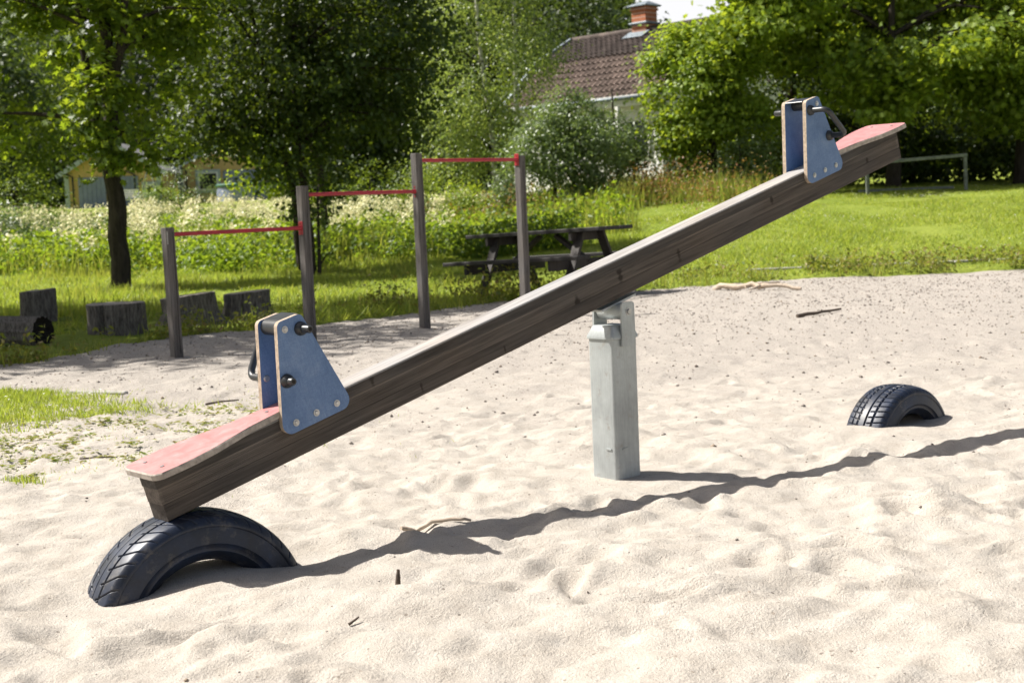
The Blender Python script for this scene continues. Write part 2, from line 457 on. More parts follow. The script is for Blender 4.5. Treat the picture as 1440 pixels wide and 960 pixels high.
def rounded(outline, r, seg=5):
    """round the corners of a closed 2-D polygon"""
    out = []; n = len(outline)
    rr = r if hasattr(r, '__len__') else [r] * n
    for i in range(n):
        p0, p1, p2 = (np.array(outline[(i + k) % n], float) for k in (-1, 0, 1))
        a = (p0 - p1) / np.linalg.norm(p0 - p1); b = (p2 - p1) / np.linalg.norm(p2 - p1)
        ang = math.acos(np.clip(a @ b, -1, 1)); d = rr[i] / math.tan(ang / 2)
        s, e = p1 + a * d, p1 + b * d
        c = p1 + (a + b) / np.linalg.norm(a + b) * rr[i] / math.sin(ang / 2)
        a0 = math.atan2(*(s - c)[::-1]); a1 = math.atan2(*(e - c)[::-1])
        da = (a1 - a0 + math.pi) % (2 * math.pi) - math.pi
        for k in range(seg + 1):
            t = a0 + da * k / seg; out.append((c[0] + rr[i] * math.cos(t), c[1] + rr[i] * math.sin(t)))
    return out

# ------------------------------------------------------------------ ground sheets
U2 = np.array([0.7518, 0.6594])                              # plan direction of the seesaw
N2 = np.array([0.6594, -0.7518])                             # towards its near side
PIV = np.array([0.396, 5.587])
PHI, TAU = R(41.26), R(15.06)
T1 = PIV + U2 * -1.88                                        # tyre centres
T2 = np.array([1.805, 6.665])

def axis_grid(lo, hi, fine_lo, fine_hi, step, grow):
    a = list(np.arange(fine_lo, fine_hi, step)); s = step
    while a[-1] < hi: s *= grow; a.append(a[-1] + s)
    s = step; b = [fine_lo]
    while b[-1] > lo: s *= grow; b.append(b[-1] - s)
    return np.array(b[:0:-1] + a)

gx = axis_grid(-14, 15, -2.6, 3.4, .021, 1.035)
gy = axis_grid(-2.5, 20, 2.9, 7.6, .021, 1.022)
X, Y = np.meshgrid(gx, gy)
near = 1 - sstep(6.2, 9.5, Y)
Z = 0.035 * fbm(X * .55, Y * .55, 3, 2) + near * (0.024 * fbm(X * 2.1, Y * 2.6, 5, 3)) + 0.018 * fbm(X * 3.6, Y * 3.6, 9, 3)
Z += near * (0.030 * fbm(X * 5.6, Y * 6.6, 15, 3) + .013 * fbm(X * 12, Y * 13, 17, 2) + .006 * fbm(X * 23, Y * 23, 16, 2))
Z += (1 - near) * 0.012 * fbm(X * 7, Y * 7, 21, 3)
# footprints and scuffs: oval hollows with a raised rim
nd = 900
dx = rng.uniform(-5, 6.5, nd); dy = rng.uniform(1.2, 10.5, nd)
for cx, cy in zip(dx, dy):
    a = rng.uniform(0, math.pi); l, w = rng.uniform(.05, .13), rng.uniform(.03, .075)
    dep = rng.uniform(.006, .030) * (.9 if cy < 5 else .55)
    ix = slice(*np.searchsorted(gx, [cx - .45, cx + .45])); iy = slice(*np.searchsorted(gy, [cy - .45, cy + .45]))
    xx, yy = X[iy, ix] - cx, Y[iy, ix] - cy
    p, q = (xx * math.cos(a) + yy * math.sin(a)) / l, (-xx * math.sin(a) + yy * math.cos(a)) / w
    r2 = p * p + q * q
    r1 = np.sqrt(r2) * (1 + .25 * np.sin(3 * np.arctan2(q, p) + cx * 9)); Z[iy, ix] += dep * (-(1 - sstep(.35, 1.35, r1)) + .5 * np.exp(-((r1 - 1.55) / .42) ** 2))
# settle the sand round what stands in it
def settle(cx, cy, h, rad, amt=1.0):
    global Z
    w = np.exp(-((X - cx) ** 2 + (Y - cy) ** 2) / rad ** 2) * amt
    Z = Z * (1 - w) + h * w
settle(*PIV, 0.0, .35)
settle(*T1, .005, .45, .9); settle(*(T1 - N2 * .02), .012, .16, .9); settle(*(T1 - U2 * .32 + N2 * .05), -.045, .22, .9); settle(*(T1 + U2 * .34 + N2 * .1), -.03, .2, .9)
settle(*T2, -.02, .4, .9); settle(*(T2 - U2 * .25 + N2 * .1), .02, .2, .6); settle(*(T2 + U2 * .25), .02, .2, .6)
d = Y - edge(X) + .35 * fbm(X * 1.1, Y * 1.1, 41, 3)
Z -= .35 * sstep(.15, 1.0, d)
ny, nx = X.shape
idx = np.arange(nx * ny).reshape(ny, nx)
F = np.stack([idx[:-1, :-1], idx[:-1, 1:], idx[1:, 1:], idx[1:, :-1]], -1).reshape(-1, 4)
SANDZ = Z
def sand_z(x, y):
    i = np.clip(np.searchsorted(gx, x) - 1, 0, nx - 2); j = np.clip(np.searchsorted(gy, y) - 1, 0, ny - 2)
    fx = np.clip((x - gx[i]) / (gx[i + 1] - gx[i]), 0, 1); fy = np.clip((y - gy[j]) / (gy[j + 1] - gy[j]), 0, 1)
    return (SANDZ[j, i] * (1 - fx) + SANDZ[j, i + 1] * fx) * (1 - fy) + (SANDZ[j + 1, i] * (1 - fx) + SANDZ[j + 1, i + 1] * fx) * fy
tag(np_mesh("sand", np.stack([X, Y, Z], -1), F, M['sand'], None, True, 4), kind='structure')

lx = axis_grid(-420, 420, -14, 14, .22, 1.09)
ly = axis_grid(-300, 700, 5, 40, .22, 1.07)
LX, LY = np.meshgrid(lx, ly)
d = LY - edge(LX) + .35 * fbm(LX * 1.1, LY * 1.1, 41, 3)
LZ = lawn_h(LX, LY)
LZ = LZ * sstep(-.1, .35, d) - .30 * (1 - sstep(-.25, .25, d)) + .02 * fbm(LX * 2, LY * 2, 51, 3)
ny2, nx2 = LX.shape
idx = np.arange(nx2 * ny2).reshape(ny2, nx2)
F = np.stack([idx[:-1, :-1], idx[:-1, 1:], idx[1:, 1:], idx[1:, :-1]], -1).reshape(-1, 4)
tag(np_mesh("lawn", np.stack([LX, LY, LZ], -1), F, M['soil'], None, True, 4), kind='structure')

# ------------------------------------------------------------------ scattered blades and leaves
def blades(name, x, y, z, h, w, mat, lean=.35, parent=None, kind='stuff', face_cam=False, bend=True):
    n = len(x); a = rng.uniform(0, 2 * math.pi, n); la = rng.uniform(0, 2 * math.pi, n); lm = rng.uniform(0, lean, n) * h
    bx, by = np.cos(a) * w / 2, np.sin(a) * w / 2
    ox, oy = np.cos(la) * lm, np.sin(la) * lm
    if bend:
        P = np.stack([np.stack([x - bx, y - by, z], -1), np.stack([x + bx, y + by, z], -1),
                      np.stack([x + bx * .7 + ox * .35, y + by * .7 + oy * .35, z + h * .6], -1),
                      np.stack([x - bx * .7 + ox * .35, y - by * .7 + oy * .35, z + h * .6], -1),
                      np.stack([x + ox, y + oy, z + h * .97], -1)], 1)
        b = np.arange(n)[:, None] * 5
        T = np.concatenate([b + np.array([[0, 1, 2]]), b + np.array([[0, 2, 3]]), b + np.array([[3, 2, 4]])], 1).reshape(-1, 3)
    else:
        P = np.stack([np.stack([x - bx, y - by, z], -1), np.stack([x + bx, y + by, z], -1), np.stack([x + ox, y + oy, z + h], -1)], 1)
        T = np.arange(n * 3).reshape(-1, 3)
    o = np_mesh(name, P, T, mat, parent)
    if parent is None: tag(o, kind=kind)
    return o

def leaves(C, size, up=.6, aspect=.62, seed=0, shape='diamond', droop=0.0, out=None):
    """verts+tris of folded leaves at points C; up: how far they face the sky"""
    g = np.random.default_rng(seed); n = len(C)
    nrm = g.normal(size=(n, 3)); nrm /= np.linalg.norm(nrm, axis=1)[:, None]
    nrm = nrm * (1 - up) + np.array([0, 0, 1.0]) * up
    if out is not None: nrm += out * .45
    nrm /= np.linalg.norm(nrm, axis=1)[:, None]
    t = g.normal(size=(n, 3)); t[:, 2] -= droop * 2
    t -= nrm * (t * nrm).sum(1)[:, None]; t /= np.linalg.norm(t, axis=1)[:, None] + 1e-9
    b = np.cross(nrm, t); L = (size * g.uniform(.65, 1.25, n))[:, None]; W = L * aspect
    if shape == 'diamond':
        P = np.stack([C - t * L * .5, C + b * W * .5 + nrm * L * .10 - t * L * .05, C + t * L * .5, C - b * W * .5 + nrm * L * .10 - t * L * .05], 1)
        q = np.arange(n)[:, None] * 4
        T = np.concatenate([q + np.array([[0, 1, 2]]), q + np.array([[0, 2, 3]])], 1).reshape(-1, 3)
    else:                                                    # five-lobed
        k = [(-.5, 0, 0), (-.12, .52, .05), (.0, .22, .02), (.24, .46, .03), (.22, .16, .02), (.55, 0, -.06), (.22, -.16, .02), (.24, -.46, .03), (.0, -.22, .02), (-.12, -.52, .05)]
        P = np.stack([C + t * L * a + b * L * c + nrm * L * e for a, c, e in k], 1)
        q = np.arange(n)[:, None] * 10
        T = np.concatenate([q + np.array([[0, i, i + 1]]) for i in range(1, 9)], 1).reshape(-1, 3)
    return P.reshape(-1, 3), T

def n3(p, s, seed):
    return vnoise(p[:, 0] * s + p[:, 2] * s * .7, p[:, 1] * s - p[:, 2] * s * .6, seed) + vnoise(p[:, 0] * s * 1.3 - p[:, 1] * s * .5, p[:, 2] * s * 1.4, seed + 3)

def blob_points(blobs, n, seed, shell=2.4, gap=-9, gs=.8):
    g = np.random.default_rng(seed); vol = np.array([b[3] * b[4] * b[5] for b in blobs]) ** .8; vol /= vol.sum()
    res, outs = [], []
    while sum(map(len, res)) < n:
        k = g.choice(len(blobs), size=n, p=vol); B = np.array(blobs)[k]
        dr = g.normal(size=(n, 3)); dr /= np.linalg.norm(dr, axis=1)[:, None]
        r = g.uniform(0, 1, n) ** (1 / (shell + 1)) * (1 + .18 * n3(dr * 3 + B[:, :3], 1.0, seed))
        p = B[:, :3] + dr * r[:, None] * B[:, 3:6]
        keep = n3(p, gs, seed + 11) > gap
        res.append(p[keep]); outs.append(dr[keep])
    return np.concatenate(res)[:n], np.concatenate(outs)[:n]

def make_tree(name, label, cat, base, blobs, leafmat, bark, nclus, per, size, trunk=None, csig=.22, seed=1, group=None, shape='diamond',
              up=.5, gap=-.35, gs=.8, flat=.6, droop=0.0, limbs=26, r0=.15, shell=2.0, aspect=.62, taper=.78, fork=.8):
    g = np.random.default_rng(seed)
    base = np.array(base, float); root = empty(name, tuple(base)); tag(root, label, cat, group)
    blobs = [tuple(np.array(b[:3]) ) + tuple(b[3:6]) for b in blobs]     # local to the base
    C, D = blob_points(blobs, nclus, seed, shell, gap, gs)
    m = MB(); trunk = trunk or [[(0, 0, -.1), (0, 0, max(b[2] for b in blobs))]]
    allpts = []
    for ti, tk in enumerate(trunk):
        rr = r0 if ti == 0 else r0 * fork
        pts = [Vector(p) for p in tk]; fine = []
        for i in range(len(pts) - 1):
            for k in range(4): fine.append(pts[i].lerp(pts[i + 1], k / 4) + Vector(g.normal(0, rr * .12, 3)) * (1 if i + k else 0))
        fine.append(pts[-1]); n = len(fine)
        rad = [rr * (1.25 if (ti == 0 and i == 0) else 1) * (1 - taper * i / (n - 1)) + .008 for i in range(n)]
        m.tube(fine, rad, 9); allpts += [(p, r_) for p, r_ in zip(fine, rad)]
    m.build("trunk", bark, root, True); m = MB()
    if limbs:
        sel = g.choice(len(C), size=min(limbs, len(C)), replace=False)
        P = np.array([p for p, _ in allpts])
        for ci in sel:
            c = C[ci]; dz = c[2] - P[:, 2]; dd = np.linalg.norm(P - c, axis=1) + np.where(dz < .1, 3.0, 0)
            j = int(np.argmin(dd)); a = Vector(P[j]); b = Vector(c); L = (b - a).length
            ra = min(allpts[j][1] * .6, .018 + .016 * L)
            mid = a.lerp(b, .5) + Vector((0, 0, L * (.10 if not droop else .16))) + Vector(g.normal(0, .05 * L, 3))
            m.tube([a, a.lerp(mid, .5) + Vector((0, 0, .02 * L)), mid, mid.lerp(b, .6), b], [ra, ra * .85, ra * .65, ra * .42, ra * .2], 6, cap=False)
    if limbs: m.build("branch", M['bark_dark'], root, True)['kind'] = 'stuff'
    cn = np.repeat(np.arange(nclus), per); n = len(cn)
    sg = csig * g.uniform(.6, 1.4, nclus)[cn]
    off = g.normal(size=(n, 3)) * sg[:, None]; off[:, 2] *= flat
    if droop: off[:, 2] -= np.abs(g.normal(size=n)) * csig * droop * 2
    V, T = leaves(C[cn] + off, size, up, aspect, seed + 5, shape, droop, D[cn])
    cr = np_mesh("crown", V, T, leafmat, root); cr['kind'] = 'stuff'
    return root

# ------------------------------------------------------------------ house with the brown tiled roof
def put(o, loc=(0, 0, 0), rot=(0, 0, 0)):
    o.location = loc; o.rotation_euler = rot; return o

def build_house():
    # local frame: x along the ridge (towards the far end), -y towards the garden front
    P0 = Vector((5.0, 50.0, 0)); base = 1.30
    a = Vector((-.7071, .7071, 0))
    root = empty("house", (P0.x, P0.y, base), math.atan2(a.y, a.x))
    tag(root, "white house with brown tiled gambrel roof and brick chimney behind the trees", "house")
    # rz puts local x on a; local y then points (-.707,-.707): the garden front is +y
    zr, zb, ze = 6.96 - base, 6.0 - base, 4.47 - base
    x0, x1 = -3.7, 3.35
    m = MB()
    prof = [(-3.3, -.6), (-3.3, ze + .1), (-1.75, zb - .12), (0, zr - .12), (1.75, zb - .12), (3.3, ze + .1), (3.3, -.6)]
    n = len(prof)
    m.add([(x0 + .3, y, z) for y, z in prof] + [(x1 - .3, y, z) for y, z in prof],
          [tuple(range(n)), tuple(range(2 * n - 1, n - 1, -1))] + [(i, i + n, (i + 1) % n + n, (i + 1) % n) for i in range(n)])
    m.build("wall", M['white'], root)
    # horizontal siding boards on the garden front
    k = 0; z = .25
    me = None
    while z < ze - .25:
        mm = MB(); mm.box((0, 0, 0), (x1 - x0 - .7, .022, .165), (R(3), 0, 0)); 
        if me is None:
            o = mm.build("siding_board", M['white'], root); me = o.data
        else:
            o = bpy.data.objects.new("siding_board", me); COL.objects.link(o); o.parent = root
        o.location = ((x0 + x1) / 2, 3.325, z + .08); z += .17
    mm = MB(); mm.box(((x0 + x1) / 2, 3.36, -.2), (x1 - x0 - .5, .14, .86)); mm.build("plinth", mat_plain("pale_rendered_plinth", (.62, .58, .50), .9, .1, 0, .12, 5, .3), root)
    # pantile fields: corrugated, stepped course by course
    def field(name, y0, z0, y1, z1, courses, sign, mat):
        tw = .235; nt = int((x1 - x0) / tw); xs = np.linspace(x0, x1, nt * 6 + 1)
        wav = .035 * (np.cos((xs - x0) / tw * 2 * math.pi) + .3 * np.cos((xs - x0) / tw * 4 * math.pi))
        V, Fc = [], []; L = math.hypot(y1 - y0, z1 - z0); ny_, nz_ = (z0 - z1) / L, (y1 - y0) / L
        g = np.random.default_rng(3)
        for c in range(courses):
            for e in (0, 1):
                t = (c + e * 1.06) / courses; lift = .045 if e else .0
                jj = wav + lift + g.uniform(-.004, .004)
                V += [(x, sign * (y0 + (y1 - y0) * t + ny_ * j), z0 + (z1 - z0) * t + abs(nz_) * j) for x, j in zip(xs, jj)]
            b = c * 2 * len(xs)
            for i in range(len(xs) - 1): Fc.append((b + i, b + i + 1, b + len(xs) + i + 1, b + len(xs) + i))
        me = bpy.data.meshes.new(name); me.from_pydata(V, [], Fc)
        o = link(name, me, mat, root); o['kind'] = 'stuff'; return o
    for sg in (1, -1):
        field("roof_tiles", 0, zr, 1.9, zb, 7, sg, M['tile_dark'])
        field("roof_tiles", 1.86, zb + .01, 3.6, ze, 7, sg, M['tile'])
    m = MB(); m.tube([(x0, 0, zr + .02), (x1, 0, zr + .02)], .10, 8); m.build("ridge_cap", M['tile_dark'], root, True)
    m = MB()
    for sg in (1, -1):
        m.bar((x1 + .02, 0, zr + .03), (x1 + .02, sg * 1.92, zb + .05), .12, .16); m.bar((x1 + .02, sg * 1.92, zb + .05), (x1 + .02, sg * 3.62, ze + .05), .12, .16)
    m.build("verge_flashing", M['lead'], root)
    m = MB(); m.box(((x0 + x1) / 2, 3.62, ze - .17), (x1 - x0, .05, .34)); m.box(((x0 + x1) / 2, 3.45, ze - .35), (x1 - x0, .30, .03)); m.build("fascia", M['white'], root)
    m = MB(); m.tube([(x0, 3.72, ze - .10), (x1, 3.72, ze - .10)], .06, 8); m.build("gutter", M['lead'], root, True)
    # windows and a porch post under the eave
    for wx in (-2.3, -.5, 1.4):
        f = MB(); f.box((wx, 3.37, ze - 1.35), (1.15, .08, 1.2)); fo = f.build("window", M['white'], root)
        p = MB(); p.box((wx - .26, 3.40, ze - 1.35), (.44, .06, 1.0)); p.box((wx + .26, 3.40, ze - 1.35), (.44, .06, 1.0)); p.build("pane", M['glass'], fo)
    m = MB(); m.box((-2.40, 4.35, ze - 1.75), (.12, .12, 2.7)); m.build("porch_post", M['white'], root)
    m = MB(); m.box((-.9, 4.35, ze - 1.25), (3.1, .07, .10)); m.box((-.9, 4.35, ze - 2.0), (3.1, .05, .5)); m.build("porch_railing", M['white'], root)
    # chimney on the ridge
    cx, cz = -.05, zr - .45
    m = MB(); m.box((cx, 0, cz + .55), (.62, .62, 1.1)); m.box((cx, 0, cz + 1.13), (.70, .70, .07)); m.box((cx, 0, cz + 1.19), (.64, .64, .07))
    ch = m.build("chimney", M['brick'], root)
    m = MB(); m.box((cx, 0, cz + .66), (.80, .80, .07), None, 0, .02); m.build("chimney_collar", M['lead'], ch)
    m = MB(); m.box((cx, 0, cz + 1.25), (.86, .86, .05), None, 0, .01)
    m.add([(cx - .42, -.42, cz + 1.275), (cx + .42, -.42, cz + 1.275), (cx + .42, .42, cz + 1.275), (cx - .42, .42, cz + 1.275), (cx - .2, 0, cz + 1.42), (cx + .2, 0, cz + 1.42)],
          [(0, 1, 5, 4), (1, 2, 5), (2, 3, 4, 5), (3, 0, 4)]); m.build("chimney_cowl", M['lead'], ch)
    m = MB(); m.box((cx, .5, cz + .27), (.9, .5, .03), (R(-28), 0, 0)); m.build("chimney_flashing", M['lead'], ch)
    # antenna
    m = MB(); m.tube([(cx + .2, 0, cz + 1.3), (cx + .2, 0, cz + 2.3)], .015, 5)
    for q in range(4): m.tube([(cx - .1, 0, cz + 1.9 + q * .1), (cx + .5, 0, cz + 1.9 + q * .1)], .008, 4)
    m.build("antenna", M['steel'], ch)
build_house()

# ------------------------------------------------------------------ ochre sheds far left
def build_shed(x, y, rz, w, ht, rise, label, doors, win, dep=6.0):
    root = empty("garden_shed", (x, y, gz(x, y) - .05), rz); tag(root, label, "shed")
    m = MB(); m.prism([(-w / 2, -.3), (w / 2, -.3), (w / 2, ht), (0, ht + rise), (-w / 2, ht)], 0, dep); m.build("wall", M['ochre'], root)
    for sg in (-1, 1):
        r = MB(); a = Vector((0, -.35, ht + rise + .10)); L = math.hypot(w / 2 + .4, rise * (w / 2 + .4) / (w / 2)); ang = math.atan2(rise, w / 2)
        cx_ = sg * (w / 2 + .4) / 2; cz_ = ht + rise + .06 - math.sin(ang) * L / 2
        r.box((cx_, dep / 2, cz_ + .04), (L, dep + .7, .10), (0, sg * ang, 0)); r.build("roof_panel", M['roofing'], root)
        b = MB(); b.box((cx_, -.36, cz_ - .06), (L, .05, .24), (0, sg * ang, 0)); b.build("barge_board", M['sage'], root)
        c = MB(); c.box((sg * (w / 2 - .07), -.02, ht / 2 - .1), (.26, .06, ht + .1)); c.build("corner_board", M['sage'], root)
    for dx_, dw in doors:
        dm = MB(); dm.box((dx_, -.03, ht * .42), (dw, .06, ht * .86)); do = dm.build("door", M['bluegrey'], root)
        bm_ = MB()
        for q in range(6): bm_.box((dx_ - dw / 2 + dw * (q + .5) / 6, -.07, ht * .42), (dw / 6 - .03, .03, ht * .82))
        bm_.build("door_boards", M['bluegrey'], do)
    for wx, wz, ww, wh in win:
        f = MB(); f.box((wx, -.04, wz), (ww + .28, .06, wh + .28)); f.build("window_surround", M['sage'], root)
        f = MB(); f.box((wx, -.07, wz), (ww, .06, wh)); fo = f.build("window", M['white'], root)
        p = MB(); p.box((wx, -.09, wz), (ww - .2, .05, wh - .2)); p.build("pane", M['glass'], fo)
    for px in (-w / 2 + .42, w / 2 - 1.38):
        p = MB(); p.tube([(px - .5, -.15, ht), (px, -.10, ht - .25), (px, -.10, 0)], .05, 6); p.build("downpipe", M['black'], root, True)
    return root
build_shed(-21.9, 80.0, R(4), 5.2, 2.05, 1.55, "ochre gabled shed with grey trim and small white window behind the left tree",
           [(-1.15, 1.5), (.75, 1.3)], [(2.0, .95, .55, .6)])
build_shed(-16.3, 86.0, R(2), 6.4, 2.3, 1.5, "ochre shed half hidden by foliage behind the round bush",
           [(.6, 2.4)], [(-1.5, 1.35, 1.2, 1.1)])

def build_trampoline():
    x, y = -14.7, 82.0; root = empty("trampoline", (x, y, gz(x, y))); tag(root, "green rimmed trampoline with blue skirt in front of the hidden shed", "trampoline")
    m = MB(); pts = [(1.8 * math.cos(t), 1.8 * math.sin(t), .95) for t in np.linspace(0, 2 * math.pi, 33)]; m.tube(pts, .10, 6, cap=False); m.build("rim_pad", M['green_rim'], root, True)
    m = MB(); m.prism([(1.6 * math.cos(t), 1.6 * math.sin(t)) for t in np.linspace(0, 2 * math.pi, 24, endpoint=False)], -.02, .02)
    o = m.build("jumping_mat", M['black'], root); o.rotation_euler = (R(90), 0, 0); o.location = (0, 0, .95)
    for t in np.linspace(0, 2 * math.pi, 6, endpoint=False):
        m = MB(); m.tube([(1.75 * math.cos(t), 1.75 * math.sin(t), -.1), (1.78 * math.cos(t), 1.78 * math.sin(t), .95)], .03, 6); m.build("leg", M['steel'], root, True)
    m = MB(); n = 48
    vs = [(1.82 * math.cos(t), 1.82 * math.sin(t), z) for z in (.05, .9) for t in np.linspace(0, 2 * math.pi, n, endpoint=False)]
    m.add(vs, [(i, (i + 1) % n, n + (i + 1) % n, n + i) for i in range(n)]); m.build("skirt", M['bluegrey'], root, True)
build_trampoline()

def build_swing():
    x, y = -17.6, 74.0; root = empty("swing_frame", (x, y, gz(x, y)), R(60)); tag(root, "thin pale garden swing frame standing beside the ochre shed", "swing")
    for e in (-1.1, 1.1):
        for s in (-.8, .8):
            m = MB(); m.tube([(e, s, -.1), (e, 0, 2.2)], .035, 6); m.build("leg", M['rail'], root, True)
    m = MB(); m.tube([(-1.2, 0, 2.2), (1.2, 0, 2.2)], .04, 6); m.build("crossbar", M['rail'], root, True)
    m = MB(); m.box((0, 0, .5), (.5, .22, .04)); s = m.build("seat", M['black'], root)
    for q in (-.22, .22):
        m = MB(); m.tube([(q, 0, .5), (q, 0, 2.2)], .012, 4); m.build("chain", M['steel'], s)
build_swing()

def build_chair():
    x, y = -19.4, 74.0; root = empty("garden_chair", (x, y, gz(x, y)), R(20)); tag(root, "white slatted garden chair in front of the ochre shed", "chair")
    m = MB(); m.box((0, 0, .42), (.95, .5, .05)); m.build("seat", M['white'], root)
    for q in range(4):
        m = MB(); m.box((0, .25, .55 + q * .12), (.95, .03, .09)); m.build("back_slat", M['white'], root)
    for sx in (-.43, .43):
        m = MB(); m.box((sx, 0, .62), (.06, .55, .04)); m.build("armrest", M['white'], root)
        for sy in (-.22, .22):
            m = MB(); m.box((sx, sy, .22), (.05, .05, .75)); m.build("leg", M['white'], root)
build_chair()

# ------------------------------------------------------------------ low rail frame under the right trees
def build_rail():
    y = 33.0; root = empty("rail_frame", (9.47, y, 0)); tag(root, "flaking white low goal frame in the shade under the right tree", "goal frame")
    xs = (8.35 - 9.47, 10.62 - 9.47)
    for x in xs:
        b = gz(9.47 + x, y); m = MB(); m.box((x, 0, b + .36), (.07, .07, .82), (0, R(-1), 0), 0, .006); m.build("post", M['rail'], root)
    m = MB(); m.bar((xs[0] - .75, 0.0, 1.70), (xs[1] + .04, 0, 1.83), .07, .075, bev=.006); m.build("crossbar", M['rail'], root)
    m = MB(); m.bar((xs[0], .9, gz(8.4, y + .9) + .05), (xs[1], .9, gz(10.6, y + .9) + .05), .06, .06); m.build("ground_bar", M['rail'], root)
build_rail()

# ------------------------------------------------------------------ trees
def t_base(x, y): return (x, y, gz(x, y) - .05)
mk = make_tree
# forked maple on the left
mk("maple_tree", "forked maple with dark trunk standing left of the shortest post", "tree", t_base(-5.72, 21.0),
   [(-1.35, .9, 3.5, .95, .8, .85), (.75, .5, 2.7, .75, .7, .75), (-.2, 1.2, 4.6, 2.2, 1.2, 1.0), (-1.5, .4, 2.45, 1.0, .6, .40), (.2, .6, 6.0, 2.2, 1.8, 1.5), (.25, -.35, 1.95, .5, .3, .40), (-.28, -.35, 2.1, .35, .25, .4), (-2.2, .9, 4.6, 1.2, 1.0, 1.1), (.9, .6, 3.9, .7, .6, .5), (.05, -.45, 2.7, .75, .35, .75), (-.1, -.3, 3.9, .9, .5, .6)],
   M['leaf_maple'], M['bark_dark'], 400, 28, .125, [[(0, 0, -.2), (.0, 0, 1.2), (-.02, 0, 1.9), (.0, .0, 3.0), (.02, 0, 4.6), (.1, 0, 6.5)], [(-.02, 0, 1.7), (-.24, .1, 2.5), (-.36, .15, 3.4), (-.48, .2, 5.6)], [(.0, 0, 2.9), (.22, -.05, 3.5), (.45, -.1, 4.8)]],
   csig=.16, seed=11, shape='lobed', up=.45, gap=.02, gs=1.1, r0=.145, shell=1.2, limbs=40, taper=.62, fork=.58)

# dark broad tree behind the second post
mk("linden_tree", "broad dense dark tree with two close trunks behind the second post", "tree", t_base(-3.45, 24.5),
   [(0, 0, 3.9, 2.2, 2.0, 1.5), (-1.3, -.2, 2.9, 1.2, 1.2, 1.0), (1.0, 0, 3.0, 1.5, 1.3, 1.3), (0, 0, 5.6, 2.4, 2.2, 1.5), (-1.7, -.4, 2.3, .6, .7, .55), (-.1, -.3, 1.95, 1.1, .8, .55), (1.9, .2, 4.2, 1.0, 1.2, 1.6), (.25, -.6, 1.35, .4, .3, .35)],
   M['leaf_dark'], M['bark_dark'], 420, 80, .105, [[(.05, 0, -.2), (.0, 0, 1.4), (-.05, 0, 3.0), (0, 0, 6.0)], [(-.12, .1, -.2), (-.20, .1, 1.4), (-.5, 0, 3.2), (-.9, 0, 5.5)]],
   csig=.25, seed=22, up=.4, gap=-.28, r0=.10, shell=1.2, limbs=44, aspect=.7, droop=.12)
mk("linden_tree", "yellow green leafy tree whose low boughs hang between the two left trunks", "tree", t_base(-6.3, 29.0),
   [(.9, 0, 3.6, 1.5, 1.2, 1.5), (0, .0, 5.2, 2.0, 1.5, 1.4), (1.4, 0, 2.4, .9, .9, .7)],
   M['leaf_maple'], M['bark_dark'], 190, 24, .12, [[(2.55, .6, -.2), (2.5, .5, 2), (.6, 0, 6)]], csig=.22, seed=24, up=.4, gap=-.02, r0=.09, limbs=18)
# sapling with thin dark stems
mk("sapling", "thin dark double stem sapling growing behind the second post", "sapling", t_base(-2.98, 22.3),
   [(0, 0, 1.15, .28, .28, .35), (.1, 0, .35, .2, .2, .25)], M['leaf_mid'], M['bark_dark'], 26, 8, .07,
   [[(0, 0, -.1), (.03, 0, .6), (.05, 0, 1.5)], [(-.09, 0, -.1), (-.06, 0, .6), (-.12, 0, 1.2)]], csig=.06, seed=31, r0=.028, limbs=8)
# birch
mk("birch_tree", "pale green birch with white trunk left of the brown roof", "tree", t_base(-.25, 38.0),
   [(-.4, .7, 5.8, 1.5, 1.2, 1.7), (-.8, .2, 3.6, 1.5, 1.3, 1.3), (.6, 0, 4.4, 1.5, 1.4, 1.6), (.1, 0, 7.5, 1.3, 1.3, 1.7), (-1.2, -.2, 2.0, 1.3, 1.1, .9), (.3, -.2, 2.2, 1.0, 1.0, .9)],
   M['leaf_birch'], M['birch'], 640, 48, .085, [[(0, 0, -.2), (-.02, 0, 2.0), (-.3, 0, 5.0), (-.35, 0, 8.6)]], csig=.20, seed=41, up=.35, gap=-.22, gs=.9, flat=.8, droop=.75, r0=.085, limbs=30)
mk("birch_tree", "shaded weeping birch close behind the pale birch", "tree", t_base(.35, 44.0),
   [(.3, 0, 6.2, 1.3, 1.3, 2.2), (0, 0, 3.4, 1.5, 1.4, 1.6), (.1, 0, 8.6, 1.4, 1.4, 1.5)], M['leaf_mid'], M['birch'], 300, 30, .095,
   [[(0, 0, -.2), (.1, 0, 4), (.2, 0, 9.5)]], csig=.24, seed=43, up=.35, gap=-.3, flat=.8, droop=.7, r0=.10, limbs=16)
